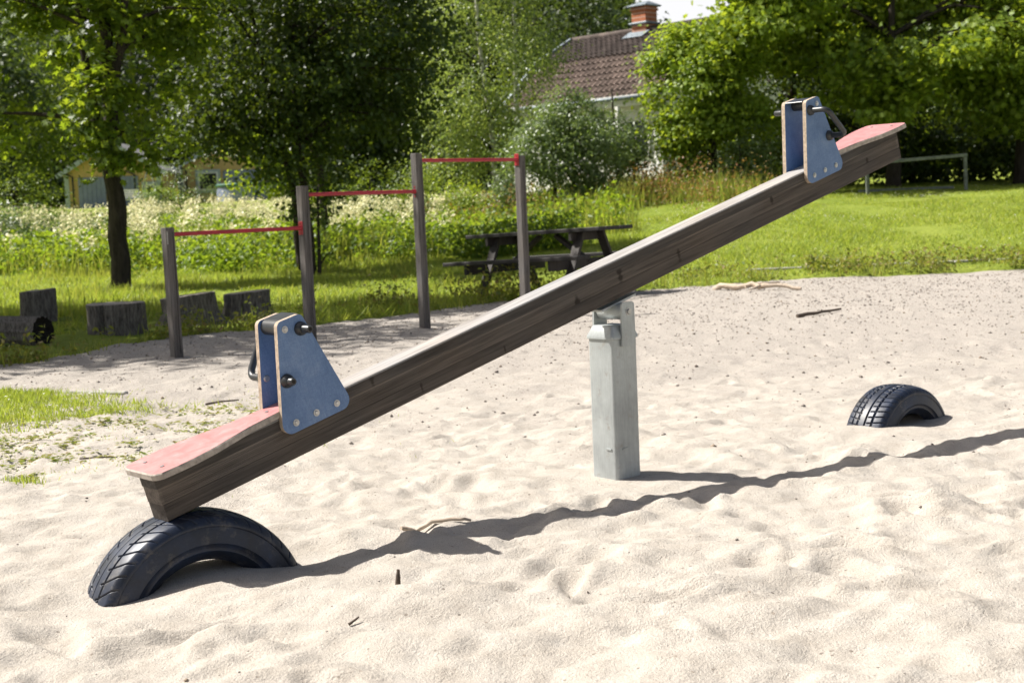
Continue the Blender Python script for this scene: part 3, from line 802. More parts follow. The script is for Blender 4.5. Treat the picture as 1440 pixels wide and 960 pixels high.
# small rounded trees before the house
mk("goat_willow", "rounded grey green small tree in front of the white house wall", "tree", t_base(1.52, 33.6),
   [(.1, 0, 2.15, 1.0, .9, .8), (-.6, -.2, 1.5, .9, .8, .75), (.6, -.1, 1.5, .95, .8, .7), (0, 0, 2.75, .5, .5, .35), (.2, -.2, .95, .9, .6, .4)],
   M['leaf_grey'], M['bark_dark'], 230, 64, .092, [[(0, 0, -.2), (.1, 0, .8), (0, 0, 3)], [(-.3, 0, -.2), (-.45, 0, 2)], [(.4, .1, -.2), (.6, .1, 2)]], csig=.19, seed=51, up=.45, gap=-.2, r0=.06, limbs=26, aspect=.55)
mk("goat_willow", "shaded small tree with thin bare stems left of the house plinth", "tree", t_base(2.75, 36.0),
   [(0, 0, 1.65, .8, .75, .75), (.45, -.2, 1.2, .65, .6, .45)], M['leaf_grey'], M['bark_dark'], 150, 32, .10,
   [[(0, 0, -.2), (.1, 0, 1), (.0, 0, 3)], [(.45, 0, -.2), (.55, 0, 2)]], csig=.19, seed=52, up=.45, gap=-.15, r0=.05, limbs=18, aspect=.55)
# right side
mk("hornbeam_tree", "bright lime green bushy tree right of the brown roof", "tree", t_base(5.2, 36.0),
   [(0, 0, 2.7, 1.65, 1.5, 1.6), (-.2, 0, 1.75, 1.2, 1.1, .75), (.5, 0, 3.75, 1.3, 1.3, .85), (.9, .2, 2.4, 1.3, 1.3, 1.5), (-.55, 0, 3.5, 1.0, 1.0, .85)],
   M['leaf_lime'], M['bark_dark'], 330, 80, .125, [[(0, 0, -.2), (.05, 0, 1.4), (0, 0, 4)]], csig=.25, flat=.42, seed=61, up=.45, gap=-.06, gs=1.0, r0=.10, limbs=26, aspect=.75, shell=2.6)
mk("maple_tree", "large maple with lit broad leaves overhanging the low goal frame", "tree", t_base(9.9, 36.0),
   [(-1.9, .7, 4.4, 1.8, 1.3, 1.4), (.2, -.9, 3.3, 2.0, 1.1, 1.2), (2.4, -.5, 3.5, 1.9, 1.2, 1.4), (0, 1.6, 5.6, 3.0, 1.5, 1.5), (-1.7, -1.0, 2.5, 1.2, .8, .9), (-.4, -1.9, 2.1, 1.1, .7, .6), (1.5, -1.8, 2.0, 1.2, .8, .65), (3.6, 1.4, 5.2, 2.2, 1.5, 2), (3.4, -1.5, 2.3, 1.1, .8, .7), (.9, .2, 4.9, 1.5, 1.0, 1.0), (-.2, .2, 4.6, 1.2, 1.0, .9), (-2.9, -1.0, 5.0, 1.4, 1.2, .8), (-4.0, -1.6, 4.1, 1.0, 1.0, .6)],
   M['leaf_lime'], M['bark_dark'], 400, 105, .165, [[(0, .5, -.2), (0, .4, 1.8), (-.1, .2, 3), (0, 0, 6.5)]], csig=.36, flat=.34, seed=71, shape='lobed', up=.45, gap=.03, gs=.7, r0=.2, limbs=40, shell=2.6)
mk("maple_tree", "dark leafy maple at the right edge behind the lawn", "tree", t_base(13.6, 37.5),
   [(0, .8, 4.2, 2.5, 1.6, 1.9), (0, -1.0, 2.2, 2.2, 1.2, 1.1), (-1, 1.8, 6.0, 2.4, 1.6, 1.5)], M['leaf_lime'], M['bark_dark'], 300, 50, .16,
   [[(0, .3, -.2), (0, .2, 2), (0, 0, 6)]], csig=.38, flat=.34, seed=73, shape='lobed', up=.45, gap=-.05, r0=.18, limbs=20)
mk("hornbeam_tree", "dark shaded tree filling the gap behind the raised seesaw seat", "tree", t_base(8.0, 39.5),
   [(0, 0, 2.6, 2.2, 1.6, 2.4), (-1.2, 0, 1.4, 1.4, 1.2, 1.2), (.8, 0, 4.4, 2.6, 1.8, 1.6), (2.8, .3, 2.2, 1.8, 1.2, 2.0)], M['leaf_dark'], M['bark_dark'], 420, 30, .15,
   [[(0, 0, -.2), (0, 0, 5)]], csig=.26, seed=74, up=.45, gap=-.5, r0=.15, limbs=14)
mk("lilac_bush", "grey green upright bush left of the raised blue panels", "bush", t_base(5.75, 35.0),
   [(0, 0, .9, .5, .45, .75), (-.6, .1, .6, .45, .4, .5), (.45, .1, 1.2, .55, .5, 1.0)], M['leaf_grey'], M['bark_dark'], 110, 26, .085,
   [[(0, 0, -.1), (0, 0, 1.4)]], csig=.13, seed=75, up=.45, gap=-.4, r0=.03, limbs=12)
mk("lilac_bush", "dark low bush at the foot of the lime green tree", "bush", t_base(4.4, 34.6),
   [(0, 0, .35, .6, .4, .4)], M['leaf_mid'], M['bark_dark'], 40, 24, .085, [[(0, 0, -.1), (0, 0, .5)]], csig=.12, seed=76, r0=.02, limbs=6)
# undergrowth between birch and dark tree
for i, (x, y, rx, rz, mt, lab) in enumerate([
    (-2.3, 36.0, .95, 1.25, 'leaf_mid', "mid green bush left of the pale birch"),
    (-1.1, 35.2, .85, .9, 'leaf_lime', "bright low bush in front of the pale birch trunk"),
    (.35, 36.0, .75, .95, 'leaf_grey', "pale bush between birch and rounded grey green tree"),
    (-3.6, 37.5, 1.0, 1.3, 'leaf_mid', "shaded bush behind the tallest left post"),
    (-10.7, 47.0, 1.3, 1.55, 'leaf_grey', "round reddish bush in front of the hidden shed"),
    (-12.6, 52.0, .9, .9, 'leaf_lime', "lime bush beside the thin swing frame")]):
    mk("bush", lab, "bush", t_base(x, y), [(0, 0, rz * .75, rx, rx * .8, rz * .8), (rx * .4, -.1, rz * .5, rx * .6, rx * .5, rz * .5), (-rx * .5, 0, rz * .55, rx * .6, rx * .5, rz * .55)],
       M[mt], M['bark_dark'], 110, 28, .085, [[(0, 0, -.1), (.05, 0, rz)]], csig=.15, seed=80 + i, up=.45, gap=-.4, r0=.03, limbs=10, aspect=.5)
# left shrubs
for i, (x, y, rx, rz, mt, lab) in enumerate([
    (-11.3, 33.0, 1.2, 1.0, 'leaf_grey', "grey green shrub at the left edge behind the meadow flowers"),
    (-9.6, 34.5, 1.0, .75, 'leaf_mid', "darker shrub left of the forked maple trunk"),
    (-13.8, 38.0, 1.8, 1.9, 'leaf_mid', "tall leafy shrub at the left edge below the maple boughs")]):
    mk("shrub", lab, "shrub", t_base(x, y), [(0, 0, rz * .7, rx, rx * .8, rz * .75), (rx * .6, -.1, rz * .5, rx * .7, rx * .6, rz * .5), (-rx * .6, 0, rz * .6, rx * .7, rx * .6, rz * .6)],
       M[mt], M['bark_dark'], 170, 28, .095, [[(0, 0, -.1), (.05, 0, rz)]], csig=.17, seed=90 + i, up=.45, gap=-.35, r0=.03, limbs=12, aspect=.5)
# the wood behind, tree by tree
far = [(-20.8, 54, 3.4, 9.0, 'leaf_far', "mid green background tree left of the forked maple"),
       (-22.0, 64, 4.0, 11.0, 'leaf_mid', "background tree rising over the left edge"),
       (-8.4, 58, 2.4, 6.5, 'leaf_lime', "sunlit background tree above the hidden shed"),
       (-6.2, 60, 4.2, 12.0, 'leaf_far', "tall background tree behind the broad dark tree"),
       (-2.0, 55, 3.2, 11.5, 'needle', "dark tall tree left of the birch crown"),
       (-4.6, 47, 2.4, 8.5, 'leaf_dark', "shadowy tree between the broad dark tree and the birch"),
       (1.6, 64, 3.6, 11.5, 'leaf_far', "background birch crown above the left end of the roof"),
       (4.2, 68, 3.4, 10.2, 'leaf_far', "background birch crown left of the chimney"),
       (9.6, 62, 3.2, 6.6, 'leaf_mid', "background tree behind the lime green tree"),
       (14.0, 58, 4.0, 12.0, 'leaf_far', "background tree above the large maple"),
       (19.0, 54, 4.0, 12.0, 'leaf_mid', "background tree beyond the right edge maple"),
       (-13.0, 96, 6.0, 14.0, 'needle', "dark forest tree behind the hidden shed"),
       (-25.5, 100, 7.0, 15.5, 'needle', "dark forest tree behind the ochre gable"),
       (-33.0, 92, 6.0, 14.0, 'leaf_far', "forest tree at far left behind the shed roof"),
       (-1.0, 92, 6.0, 15.0, 'needle', "dark forest tree far behind the birch"),
       (-19.0, 104, 5.5, 11.0, 'leaf_far', "forest tree in the gap between the two sheds")]
for i, (x, y, r_, h_, mt, lab) in enumerate(far):
    mk("forest_tree", lab, "tree", t_base(x, y), [(0, 0, h_ * .62, r_, r_, h_ * .36), (-r_ * .35, -.3, h_ * .38, r_ * .8, r_ * .7, h_ * .3), (r_ * .4, -.3, h_ * .45, r_ * .75, r_ * .7, h_ * .3), (0, -.2, h_ * .2, r_ * .7, r_ * .6, h_ * .17)],
       M[mt], M['bark_dark'], 420, 26, .25 if y < 70 else .38, [[(0, 0, -.2), (.1, 0, h_ * .5), (0, 0, h_ * .9)]], csig=.10 * r_ + .05, seed=120 + i, up=.4, gap=-.45, gs=.45, r0=.2, limbs=10, aspect=.6,
       droop=.5 if 'birch' in lab else 0.1)
# trees just outside the frame on the left, whose shade falls across the pull-up bars and the stumps
mk("maple_tree", "tall maple beyond the left edge shading the stumps and pull up bars", "tree", t_base(-11.5, 13.7),
   [(1.6, .2, 5.6, 2.3, 1.5, 1.3), (3.6, .6, 6.3, 2.2, 1.4, 1.2), (0, 0, 6.8, 2.6, 2.2, 1.8), (-1, -.2, 4.8, 1.8, 1.6, 1.0), (2.2, .5, 7.9, 2.4, 2.0, 1.2)], M['leaf_maple'], M['bark'], 560, 26, .14,
   [[(0, 0, -.2), (0, 0, 2.2), (.4, .1, 4.5), (.6, 0, 8)]], csig=.30, seed=15, shape='lobed', up=.5, gap=-.35, r0=.2, limbs=30)
mk("maple_tree", "spreading maple beyond the left edge shading the picnic table", "tree", t_base(-10.6, 16.9),
   [(1.8, .3, 5.6, 2.2, 1.4, 1.0), (4.2, .0, 6.0, 2.0, 1.3, .9), (0, 0, 6.6, 2.4, 2.0, 1.6), (5.2, .5, 6.4, 1.5, 1.0, .8)], M['leaf_maple'], M['bark'], 460, 26, .14,
   [[(0, 0, -.2), (0, 0, 2.2), (.4, .1, 4.5), (.8, 0, 7.4)]], csig=.30, seed=16, shape='lobed', up=.5, gap=-.4, r0=.2, limbs=26)
# dark bushes closing the view under the right trees
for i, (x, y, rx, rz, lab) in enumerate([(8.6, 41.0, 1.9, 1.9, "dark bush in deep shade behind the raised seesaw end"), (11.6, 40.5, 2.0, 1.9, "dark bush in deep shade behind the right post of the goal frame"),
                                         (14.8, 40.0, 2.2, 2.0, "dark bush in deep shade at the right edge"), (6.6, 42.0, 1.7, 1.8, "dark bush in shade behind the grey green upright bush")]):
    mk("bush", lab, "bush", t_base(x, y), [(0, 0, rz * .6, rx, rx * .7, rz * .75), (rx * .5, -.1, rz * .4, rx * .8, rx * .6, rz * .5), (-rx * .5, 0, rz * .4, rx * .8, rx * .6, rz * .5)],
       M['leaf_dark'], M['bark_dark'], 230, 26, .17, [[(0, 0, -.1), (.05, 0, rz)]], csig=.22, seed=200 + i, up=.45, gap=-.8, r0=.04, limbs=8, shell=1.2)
# the far wood closing the view, one mass
n = 95000; g_ = np.random.default_rng(77)
fx = g_.uniform(-95, 95, n); top = 19 + 5 * fbm(fx * .09, fx * 0, 301, 3) - 9 * np.exp(-((fx - 17.0) / 4.0) ** 2) - 6 * np.exp(-((fx + 34) / 3.5) ** 2)
fz = g_.uniform(0, 1, n) ** .9 * top; fy = 122 + 7 * fbm(fx * .16, fz * .16, 303, 3) + g_.normal(0, 1.1, n) - 5 * (1 - fz / top)
V, T = leaves(np.stack([fx, fy, lawn_h(fx, fy) + fz], -1), 1.15, .35, .75, 78)
tag(np_mesh("far_wood", V, T, M['leaf_far']), kind='stuff')

# ------------------------------------------------------------------ the seesaw
def build_seesaw():
    root = empty("seesaw", (PIV[0], PIV[1], 0), PHI)
    tag(root, "weathered wooden seesaw with blue end panels and red seats on a steel post", "seesaw")
    BW, ZP = .095, .7066
    loc, rot = (0, 0, ZP), (0, -TAU, 0)                      # frame of the moving board: x along it, -y near side, z up
    def on_board(o): o.location, o.rotation_euler = loc, rot; return o
    # three glued boards make up the beam
    for i, (z0, z1, x0, x1) in enumerate([(0, .0545, -2.052, 2.020), (.0553, .1085, -2.054, 2.021), (.1093, .150, -2.056, 2.018)]):
        bm = bmesh.new(); bmesh.ops.create_cube(bm, size=1)
        w = BW - (.003 if i == 1 else 0)
        bmesh.ops.scale(bm, vec=(x1 - x0, w, z1 - z0), verts=bm.verts)
        bmesh.ops.translate(bm, vec=((x0 + x1) / 2, 0, (z0 + z1) / 2), verts=bm.verts)
        big = [e for e in bm.edges if abs(e.verts[0].co.x - e.verts[1].co.x) > 1 and ((i == 2 and e.verts[0].co.z > .14) or (i == 0 and e.verts[0].co.z < .01))]
        bmesh.ops.bevel(bm, geom=big, offset=.007, segments=2, affect='EDGES', profile=.5)
        me = bpy.data.meshes.new("lamella"); bm.to_mesh(me); bm.free()
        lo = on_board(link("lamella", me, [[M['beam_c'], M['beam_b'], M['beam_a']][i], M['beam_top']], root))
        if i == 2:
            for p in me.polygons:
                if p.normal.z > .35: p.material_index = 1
    # fine machined ribs on the visible middle board
    m = MB()
    for k in range(8):
        z = .060 + k * .0055
        m.box((-.02, -.0475 + .0006, z), (4.05, .0022, .0024), None)
    on_board(m.build("rib", M['beam_b'], root))['kind'] = 'stuff'
    # seats: a tongue between the panels that flares outwards
    for sg, sh in ((-1, 0.0), (1, -.045)):
        half = [(1.50, .046), (1.62, .056), (1.70, .064), (1.78, .085), (1.86, .106), (1.94, .116), (2.0, .117)]
        half = [(x + sh, y) for x, y in half]; xe = 2.075 + sh
        pl = [(x, -y) for x, y in half] + [(xe - .022, -.112), (xe - .006, -.098), (xe, -.08), (xe, .08), (xe - .006, .098), (xe - .022, .112)] + [(x, y) for x, y in half[::-1]]
        pl = [(sg * x, y) for x, y in pl]
        zt, zb = .1715, .1512; n = len(pl)
        # rounded rim: the top is a little smaller than the belly
        c = np.mean(pl, axis=0)
        ins = [tuple(np.array(p) + (c - np.array(p)) / np.linalg.norm(c - np.array(p)) * .004) for p in pl]
        V = [(x, y, zb) for x, y in pl] + [(x, y, zt - .004) for x, y in pl] + [(x, y, zt) for x, y in ins]
        me_ = MB(); me_.add(V, [tuple(range(n))[::-1]] + [(i, (i + 1) % n, n + (i + 1) % n, n + i) for i in range(n)] + [(n + i, n + (i + 1) % n, 2 * n + (i + 1) % n, 2 * n + i) for i in range(n)], 1)
        me_.add([V[2 * n + i] for i in range(n)], [tuple(range(n))], 0)
        so = on_board(me_.build("seat", [M['seat'], M['ply_grey']], root))
        for bx, by in ((2.02, -.055), (2.02, .055), (1.60, 0)):
            b = MB(); b.tube([(sg * (bx + sh), by, zt - .004), (sg * (bx + sh), by, zt + .0025)], .007, 10); b.build("screw", M['steel'], so)
    # side panels
    for sg, c in ((-1, -1.463), (1, 1.400)):
        trap = [(c - sg * -1 * .0 - .143, .088), (c + .147, .088), (c + .047, .446), (c - .047, .446)]
        outl = rounded(trap, [.034, .034, .020, .020], 6)
        n = len(outl)
        for side in (-1, 1):
            y0, y1 = side * .0482, side * .0668
            p = MB(); p.prism(outl, y0, y1, mi=0, edge_mi=1)
            po = on_board(p.build("side_panel", [M['panel'], M['ply']], root))
            spots = [(c - .082, .118), (c, .119), (c + .084, .118), (c + sg * .026, .416)]
            for bx, bz in spots:
                b = MB()
                b.tube([(bx, side * .0660, bz), (bx, side * .0690, bz)], .0115, 14); b.tube([(bx, side * .0688, bz), (bx, side * .0725, bz)], [.0085, .006], 12)
                b.tube([(bx, side * .0495, bz), (bx, side * .0440, bz)], .0105, 12) if bz > .3 else None
                b.build("bolt", M['steel'], po)
            b = MB(); q = (c + sg * .075, .26)
            b.tube([(q[0], side * .0495, q[1]), (q[0], side * .043, q[1])], [.0125, .009], 12); b.build("bolt", M['steel'], po)
            # hand grip: two flanged stems, bridged by a bar unless broken off
            h0, h1 = (c + sg * -.030, .399), (c + sg * .072, .258)
            broken = (sg == -1 and side == -1) or (sg == 1 and side == 1)
            ys = side * .0672; ye = side * (.125 if broken else .158)
            def stem(g, hx, hz):
                g.tube([(hx, ys, hz), (hx, ys + side * .012, hz), (hx, ys + side * .020, hz)], [.0235, .0215, .0135], 18)
            if broken:
                for hx, hz in (h0, h1):
                    g = MB(); stem(g, hx, hz); yy = ye if hz > .3 else side * .108
                    g.tube([(hx, ys, hz), (hx, yy - side * .004, hz), (hx, yy, hz)], [.0125, .0125, .0105], 16)
                    g.tube([(hx, yy + side * .0002, hz), (hx, yy - side * .02, hz)], [.0065, .0065], 12, 1)
                    on_board(g.build("grip_stub", [M['black'], M['char']], root, auto=40))
            else:
                g = MB(); stem(g, *h0); stem(g, *h1)
                a, b_ = Vector((h0[0], ys, h0[1])), Vector((h1[0], ys, h1[1])); e = Vector((0, ye - ys, 0)); dv = (b_ - a).normalized()
                rr = .028; pts = [a, a + e * .3]
                for k in range(7):
                    t = k / 6 * math.pi / 2
                    pts.append(a + e - e.normalized() * rr + e.normalized() * rr * math.sin(t) + dv * rr * (1 - math.cos(t)))
                for k in range(7):
                    t = k / 6 * math.pi / 2
                    pts.append(b_ + e - e.normalized() * rr + e.normalized() * rr * math.cos(t) - dv * rr * (1 - math.sin(t)))
                pts += [b_ + e * .3, b_]
                g.tube(pts, .0122, 14)
                on_board(g.build("hand_grip", [M['black'], M['char']], root, auto=40))
        # black spacer pad between the two panels
        x0 = c + sg * .018; s = MB()
        st = [(x0 + sg * .0 + .026 * math.cos(t), .418 + .026 * math.sin(t)) for t in np.linspace(0, 2 * math.pi, 24, endpoint=False)]
        s.prism(st, -.0478, .0478)
        cap = rounded([(x0 - .026, .425), (x0 + .026 - sg * .0, .425), (x0 + .030, .4475), (x0 - .030, .4475)], .008, 3)
        on_board(s.build("spacer", M['black'], root, auto=40))
        s = MB(); s.box((c - sg * .012, 0, .4425), (.072, .0955, .006), None, 0, .002); on_board(s.build("spacer_cover", M['black'], root))
    # steel post with chamfered collar, two cheek plates, axle
    w = .138
    sq = rounded([(-w / 2, -w / 2), (w / 2, -w / 2), (w / 2, w / 2), (-w / 2, w / 2)], .014, 4); n = len(sq)
    m = MB(); m.add([(x, y, z) for z in (-.5, .565) for x, y in sq], [(i, (i + 1) % n, n + (i + 1) % n, n + i) for i in range(n)])
    post = m.build("post", M['galv'], root, auto=50)
    # small punched tabs near the sand
    t = MB(); t.box((-.02, -w / 2 - .001, .118), (.028, .006, .006)); t.box((-w / 2 - .001, -.03, .118), (.006, .028, .006)); t.build("tab", M['galv'], post)
    m = MB(); k = (1.0, 1.09, 1.09, .82); zz = (.5485, .551, .561, .602)
    m.add([(x * s_, y * s_, z) for s_, z in zip(k, zz) for x, y in sq],
          [(r_ * n + i, r_ * n + (i + 1) % n, (r_ + 1) * n + (i + 1) % n, (r_ + 1) * n + i) for r_ in range(3) for i in range(n)] + [tuple(3 * n + i for i in range(n))])
    m.build("collar", M['galv'], root, auto=30)
    for side in (-1, 1):
        pl = rounded([(-.038 + .01, .520), (.038 + .01, .520), (.035 + .01, .692), (-.035 + .01, .692)], [.004, .004, .010, .010], 3)
        m = MB(); m.prism(pl, side * (w / 2 + .0035), side * (w / 2 + .0125)); po = m.build("cheek_plate", M['galv'], root)
        b = MB(); b.tube([(.012, side * (w / 2 + .012), .655), (.012, side * (w / 2 + .0145), .655)], .0165, 16); b.tube([(.012, side * (w / 2 + .014), .655), (.012, side * (w / 2 + .0205), .655)], .0105, 6); b.build("bolt", M['steel'], po)
    m = MB(); m.tube([(.012, -.071, .655), (.012, -.062, .655), (.012, .062, .655), (.012, .071, .655)], [.027, .033, .033, .027], 20)
    m.box((.006, 0, .689), (.20, .075, .008), (0, -TAU, 0)); m.build("axle", M['galv'], root, auto=40)
build_seesaw()

# ------------------------------------------------------------------ half buried tyres
def build_tyre(xy, yaw, zc, label, blue=0, style=0, Ro=.35, halfw=.102, deep=.118, res=(900, 121)):
    root = empty("tyre", (xy[0], xy[1], zc), yaw); tag(root, label, "tyre", "half buried tyres under the seesaw ends")
    th = np.linspace(R(-12), R(192), res[0])
    ys = np.linspace(-halfw, halfw, res[1])
    crown = Ro - .016 * (np.abs(ys) / halfw) ** 2.6 - .012 * np.clip((np.abs(ys) / halfw - .82) / .18, 0, 1) ** 2
    YY, TH = np.meshgrid(ys, th)
    RR = np.broadcast_to(crown, YY.shape).copy()
    def groove(dist, wd, dp): return dp * (1 - sstep(wd * .5, wd, np.abs(dist)))
    dep = np.zeros_like(RR)
    for gy0, gw in ([(-.042, .0045), (.0, .0035), (.042, .0045)] if style == 0 else [(-.048, .005), (-.012, .004), (.03, .005), (.058, .004)]):
        dep = np.maximum(dep, groove(YY - gy0, gw, .0085))
    pitch = 2 * math.pi / (46 if style == 0 else 60)
    for sgn in (-1, 1):
        ay = np.abs(YY); on = sstep(.020, .026, ay) * (np.sign(YY) == sgn) * (1 - sstep(.090, .102, ay) * .2)
        ph = TH + sgn * .00 + (.9 * (ay - .045) ** 1 + 9 * np.clip(ay - .03, 0, 1) ** 2) * (1.4 if style == 0 else .5)
        ph = (ph + (0.5 * pitch if sgn > 0 else 0) + pitch / 2) % pitch - pitch / 2
        dep = np.maximum(dep, on * groove(ph * Ro, .0036, .0075))
    RR -= dep
    V = np.stack([RR * np.cos(TH), YY, RR * np.sin(TH)], -1)
    a, b = V.shape[:2]; idx = np.arange(a * b).reshape(a, b)
    F = np.stack([idx[:-1, :-1], idx[:-1, 1:], idx[1:, 1:], idx[1:, :-1]], -1).reshape(-1, 4)
    np_mesh("tread", V, F, M['rubber'], root, True, 4)
    for sgn in (-1, 1):
        r0 = float(crown[-1])
        e_ = deep - .10
        prof = [(halfw, r0), (halfw + .003, r0 - .006), (halfw + .0035, r0 - .012), (halfw + .0015, r0 - .014), (halfw + .006, r0 - .03), (halfw + .010, r0 - .052 - e_ * .5), (halfw + .0105, r0 - .054 - e_ * .5), (halfw + .0085, r0 - .056 - e_ * .5), (halfw + .004, r0 - .070 - e_ * .8), (halfw + .005, r0 - .072 - e_ * .8), (halfw - .010, r0 - .088 - e_), (halfw - .022, r0 - .095 - e_), (halfw - .026, r0 - .100 - e_), (halfw - .034, r0 - .098 - e_), (halfw - .034, r0 - .088 - e_), (halfw - .012, r0 - .060), (halfw - .008, r0 - .03), (halfw - .02, Ro - .024), (0, Ro - .020)]
        t2 = np.linspace(R(-20), R(200), 140)
        V = np.array([[(r * math.cos(t), sgn * y, r * math.sin(t)) for y, r in prof] for t in t2])
        a, b = V.shape[:2]; idx = np.arange(a * b).reshape(a, b)
        F = np.stack([idx[:-1, :-1], idx[:-1, 1:], idx[1:, 1:], idx[1:, :-1]], -1).reshape(-1, 4)
        o = np_mesh("sidewall", V, F, M['rubber'], root, True, 4); o.data.set_sharp_from_angle(angle=R(50))
    return root
build_tyre(T1, PHI - R(7), -.1615, "half buried tyre under the lowered end of the seesaw")
build_tyre(T2, PHI - R(3), -.125, "half buried worn tyre standing alone in the sand on the right", style=1, Ro=.295, halfw=.105, deep=.105, res=(640, 91))

# ------------------------------------------------------------------ pull-up bars
def build_bars():
    A, B = np.array([-2.66, 11.25]), np.array([.15, 14.02]); dv = (B - A) / np.linalg.norm(B - A); yaw = math.atan2(dv[1], dv[0])
    L = np.linalg.norm(B - A)
    root = empty("pull_up_bars", (A[0], A[1], 0), yaw); tag(root, "stepped row of three red pull up bars between four grey wooden posts", "pull-up bars")
    ds = [0, .333 * L, .664 * L, L]; hs = [1.03, 1.33, 1.60, 1.575]; tops = [(-.012, .01), (-.005, 0), (-.012, .0), (0, 0)]
    for d_, h_, (lx_, ly_) in zip(ds, hs, tops):
        bm = bmesh.new(); bmesh.ops.create_cube(bm, size=1); bmesh.ops.scale(bm, vec=(.078, .078, h_ + .4), verts=bm.verts)
        bmesh.ops.translate(bm, vec=(0, 0, (h_ - .4) / 2), verts=bm.verts)
        bmesh.ops.bevel(bm, geom=bm.edges[:], offset=.006, segments=2, affect='EDGES', profile=.5)
        for v in bm.verts:
            t = max(0, v.co.z) / h_; v.co.x += lx_ * t; v.co.y += ly_ * t
        me = bpy.data.meshes.new("post"); bm.to_mesh(me); bm.free()
        o = link("post", me, M['post'], root); o.location = (d_, 0, 0)
        # the long drying crack on the near face
        m = MB(); m.box((.006, -.0391, h_ * .5), (.004, .0012, h_ * .93)); m.build("crack", M['char'], o)
    for i, z in enumerate((.975, 1.255, 1.535)):
        m = MB(); x0, x1 = ds[i] + .02, ds[i + 1] - .040
        m.tube([(x0, 0, z), (x1, 0, z)], .0165, 14); o = m.build("bar", M['red'], root, auto=40)
        m = MB(); m.box((x1 - .004, 0, z), (.006, .058, .115), None, 0, .002); m.tube([(x1 - .03, 0, z), (x1 - .004, 0, z)], [.019, .024], 14)
        for q in (-.042, .042): m.tube([(x1 - .006, 0, z + q), (x1 - .012, 0, z + q)], .009, 6)
        m.build("bracket", M['red'], o)
    m = MB(); m.box((-.0415, -.018, .95), (.002, .03, .10)); m.build("sticker", M['white'], root)
build_bars()

# ------------------------------------------------------------------ picnic table
def build_table():
    c = (.50, 17.1); root = empty("picnic_table", (c[0], c[1], gz(*c) - .01), R(-30)); root.rotation_euler = (0, R(-1.8), R(-38))
    tag(root, "dark stained wooden picnic table with attached benches at the sand edge", "picnic table")
    L = 1.98
    def plank(size, loc, name, rot=(0, 0, 0), mat='table'):
        m = MB(); m.box((0, 0, 0), size, None, 0, .006); o = m.build(name, M[mat], root); o.location = loc; o.rotation_euler = rot; return o
    for k in range(5): plank((L + .02 * (k % 2), .135, .045), (0, -.29 + k * .145, .745 + .001 * (k % 3)), "tabletop_plank")
    for sg in (-1, 1):
        for k in range(2): plank((L, .135, .045), (.01 * k, sg * (.62 + k * .145), .435), "bench_plank")
    for ex in (-.62, .62):
        for sg in (-1, 1):
            m = MB(); m.bar((ex, sg * .20, .72), (ex, sg * .62, -.08), .045, .115, up=(1, 0, 0), bev=.004); m.build("leg", M['table_leg'], root)
        plank((.045, .70, .10), (ex - .047, 0, .672), "top_bearer", mat='table_leg')
        plank((.045, 1.58, .115), (ex - .047, 0, .355), "bench_bearer", mat='table_leg')
    for sg in (-1, 1):
        m = MB(); m.bar((sg * .60, 0, .36), (sg * .12, 0, .70), .045, .09, up=(0, 1, 0), bev=.004); m.build("brace", M['table_leg'], root)
build_table()

# ------------------------------------------------------------------ stumps and log
def build_stump(x, y, r, h, label, seed, lean=(0, 0), flare=.12, tilt=0.0, split=None):
    g = np.random.default_rng(seed); root = empty("tree_stump", (x, y, float(max(sand_z(x, y), gz(x, y) if y > edge(x) else -9)) - .02), g.uniform(0, 6)); root.rotation_euler = (0, 0, 0)
    tag(root, label, "stump", "old stumps set along the grass edge")
    n = 72; th = np.linspace(0, 2 * math.pi, n, endpoint=False); zs = np.linspace(-.06, 1, 14)
    V = []
    for z in zs:
        rr = r * (1 + flare * max(0, 1 - z * 1.6) ** 2 * (1 + .8 * np.sin(th * 5 + seed)) + .045 * np.sin(th * 3 + seed) + .045 * np.abs(np.sin(th * 8.5 + 2 * np.sin(z * 2) + seed)) + .03 * np.sin(th * 29 + 1.5 * np.sin(z * 3) + seed * 2) + .035 * vnoise(th * 5, np.full(n, z * 2.5), seed))
        if split is not None:
            a0, wd, dp = split; dth = (th - a0 + math.pi) % (2 * math.pi) - math.pi
            rr = rr - dp * r * np.exp(-(dth / wd) ** 2)
        hz = h * z * (1 + (tilt * np.cos(th) if z > .4 else 0) + (.03 * vnoise(th * 3, th * 0, seed + 4) if z == 1 else 0))
        V += [(rr[i] * math.cos(th[i]) + lean[0] * z, rr[i] * math.sin(th[i]) + lean[1] * z, hz[i] if hasattr(hz, '__len__') else hz) for i in range(n)]
    m = MB(); k = len(zs); m.add(V, [(a * n + i, a * n + (i + 1) % n, (a + 1) * n + (i + 1) % n, (a + 1) * n + i) for a in range(k - 1) for i in range(n)])
    m.build("bark", M['stump'], root, True)
    top = V[-n:]; c = np.mean(top, axis=0); rings = []
    for f in (1, .96, .6, .25): rings += [tuple(c + (np.array(p) - c) * f + np.array([0, 0, .004 if f < 1 else 0])) for p in top]
    m = MB(); m.add(rings, [(a * n + i, a * n + (i + 1) % n, (a + 1) * n + (i + 1) % n, (a + 1) * n + i) for a in range(3) for i in range(n)] + [tuple(3 * n + i for i in range(n))])
    m.build("cut_face", M['stump_top'], root)
    return root
build_stump(-5.22, 15.75, .185, .37, "tall narrow stump behind the fallen log", 3, flare=.05, tilt=.04)
build_stump(-3.82, 13.78, .262, .31, "broad flat topped stump left of the shortest post", 5, flare=.04, split=(R(250), .10, .35))
build_stump(-3.32, 14.75, .265, .31, "stump with flared root behind the shortest post", 8, lean=(-.03, 0), flare=.32, tilt=.08)
build_stump(-2.86, 15.45, .235, .29, "half rotten stump with a split side right of the shortest post", 12, flare=.22, tilt=.05, split=(R(215), .16, .75))

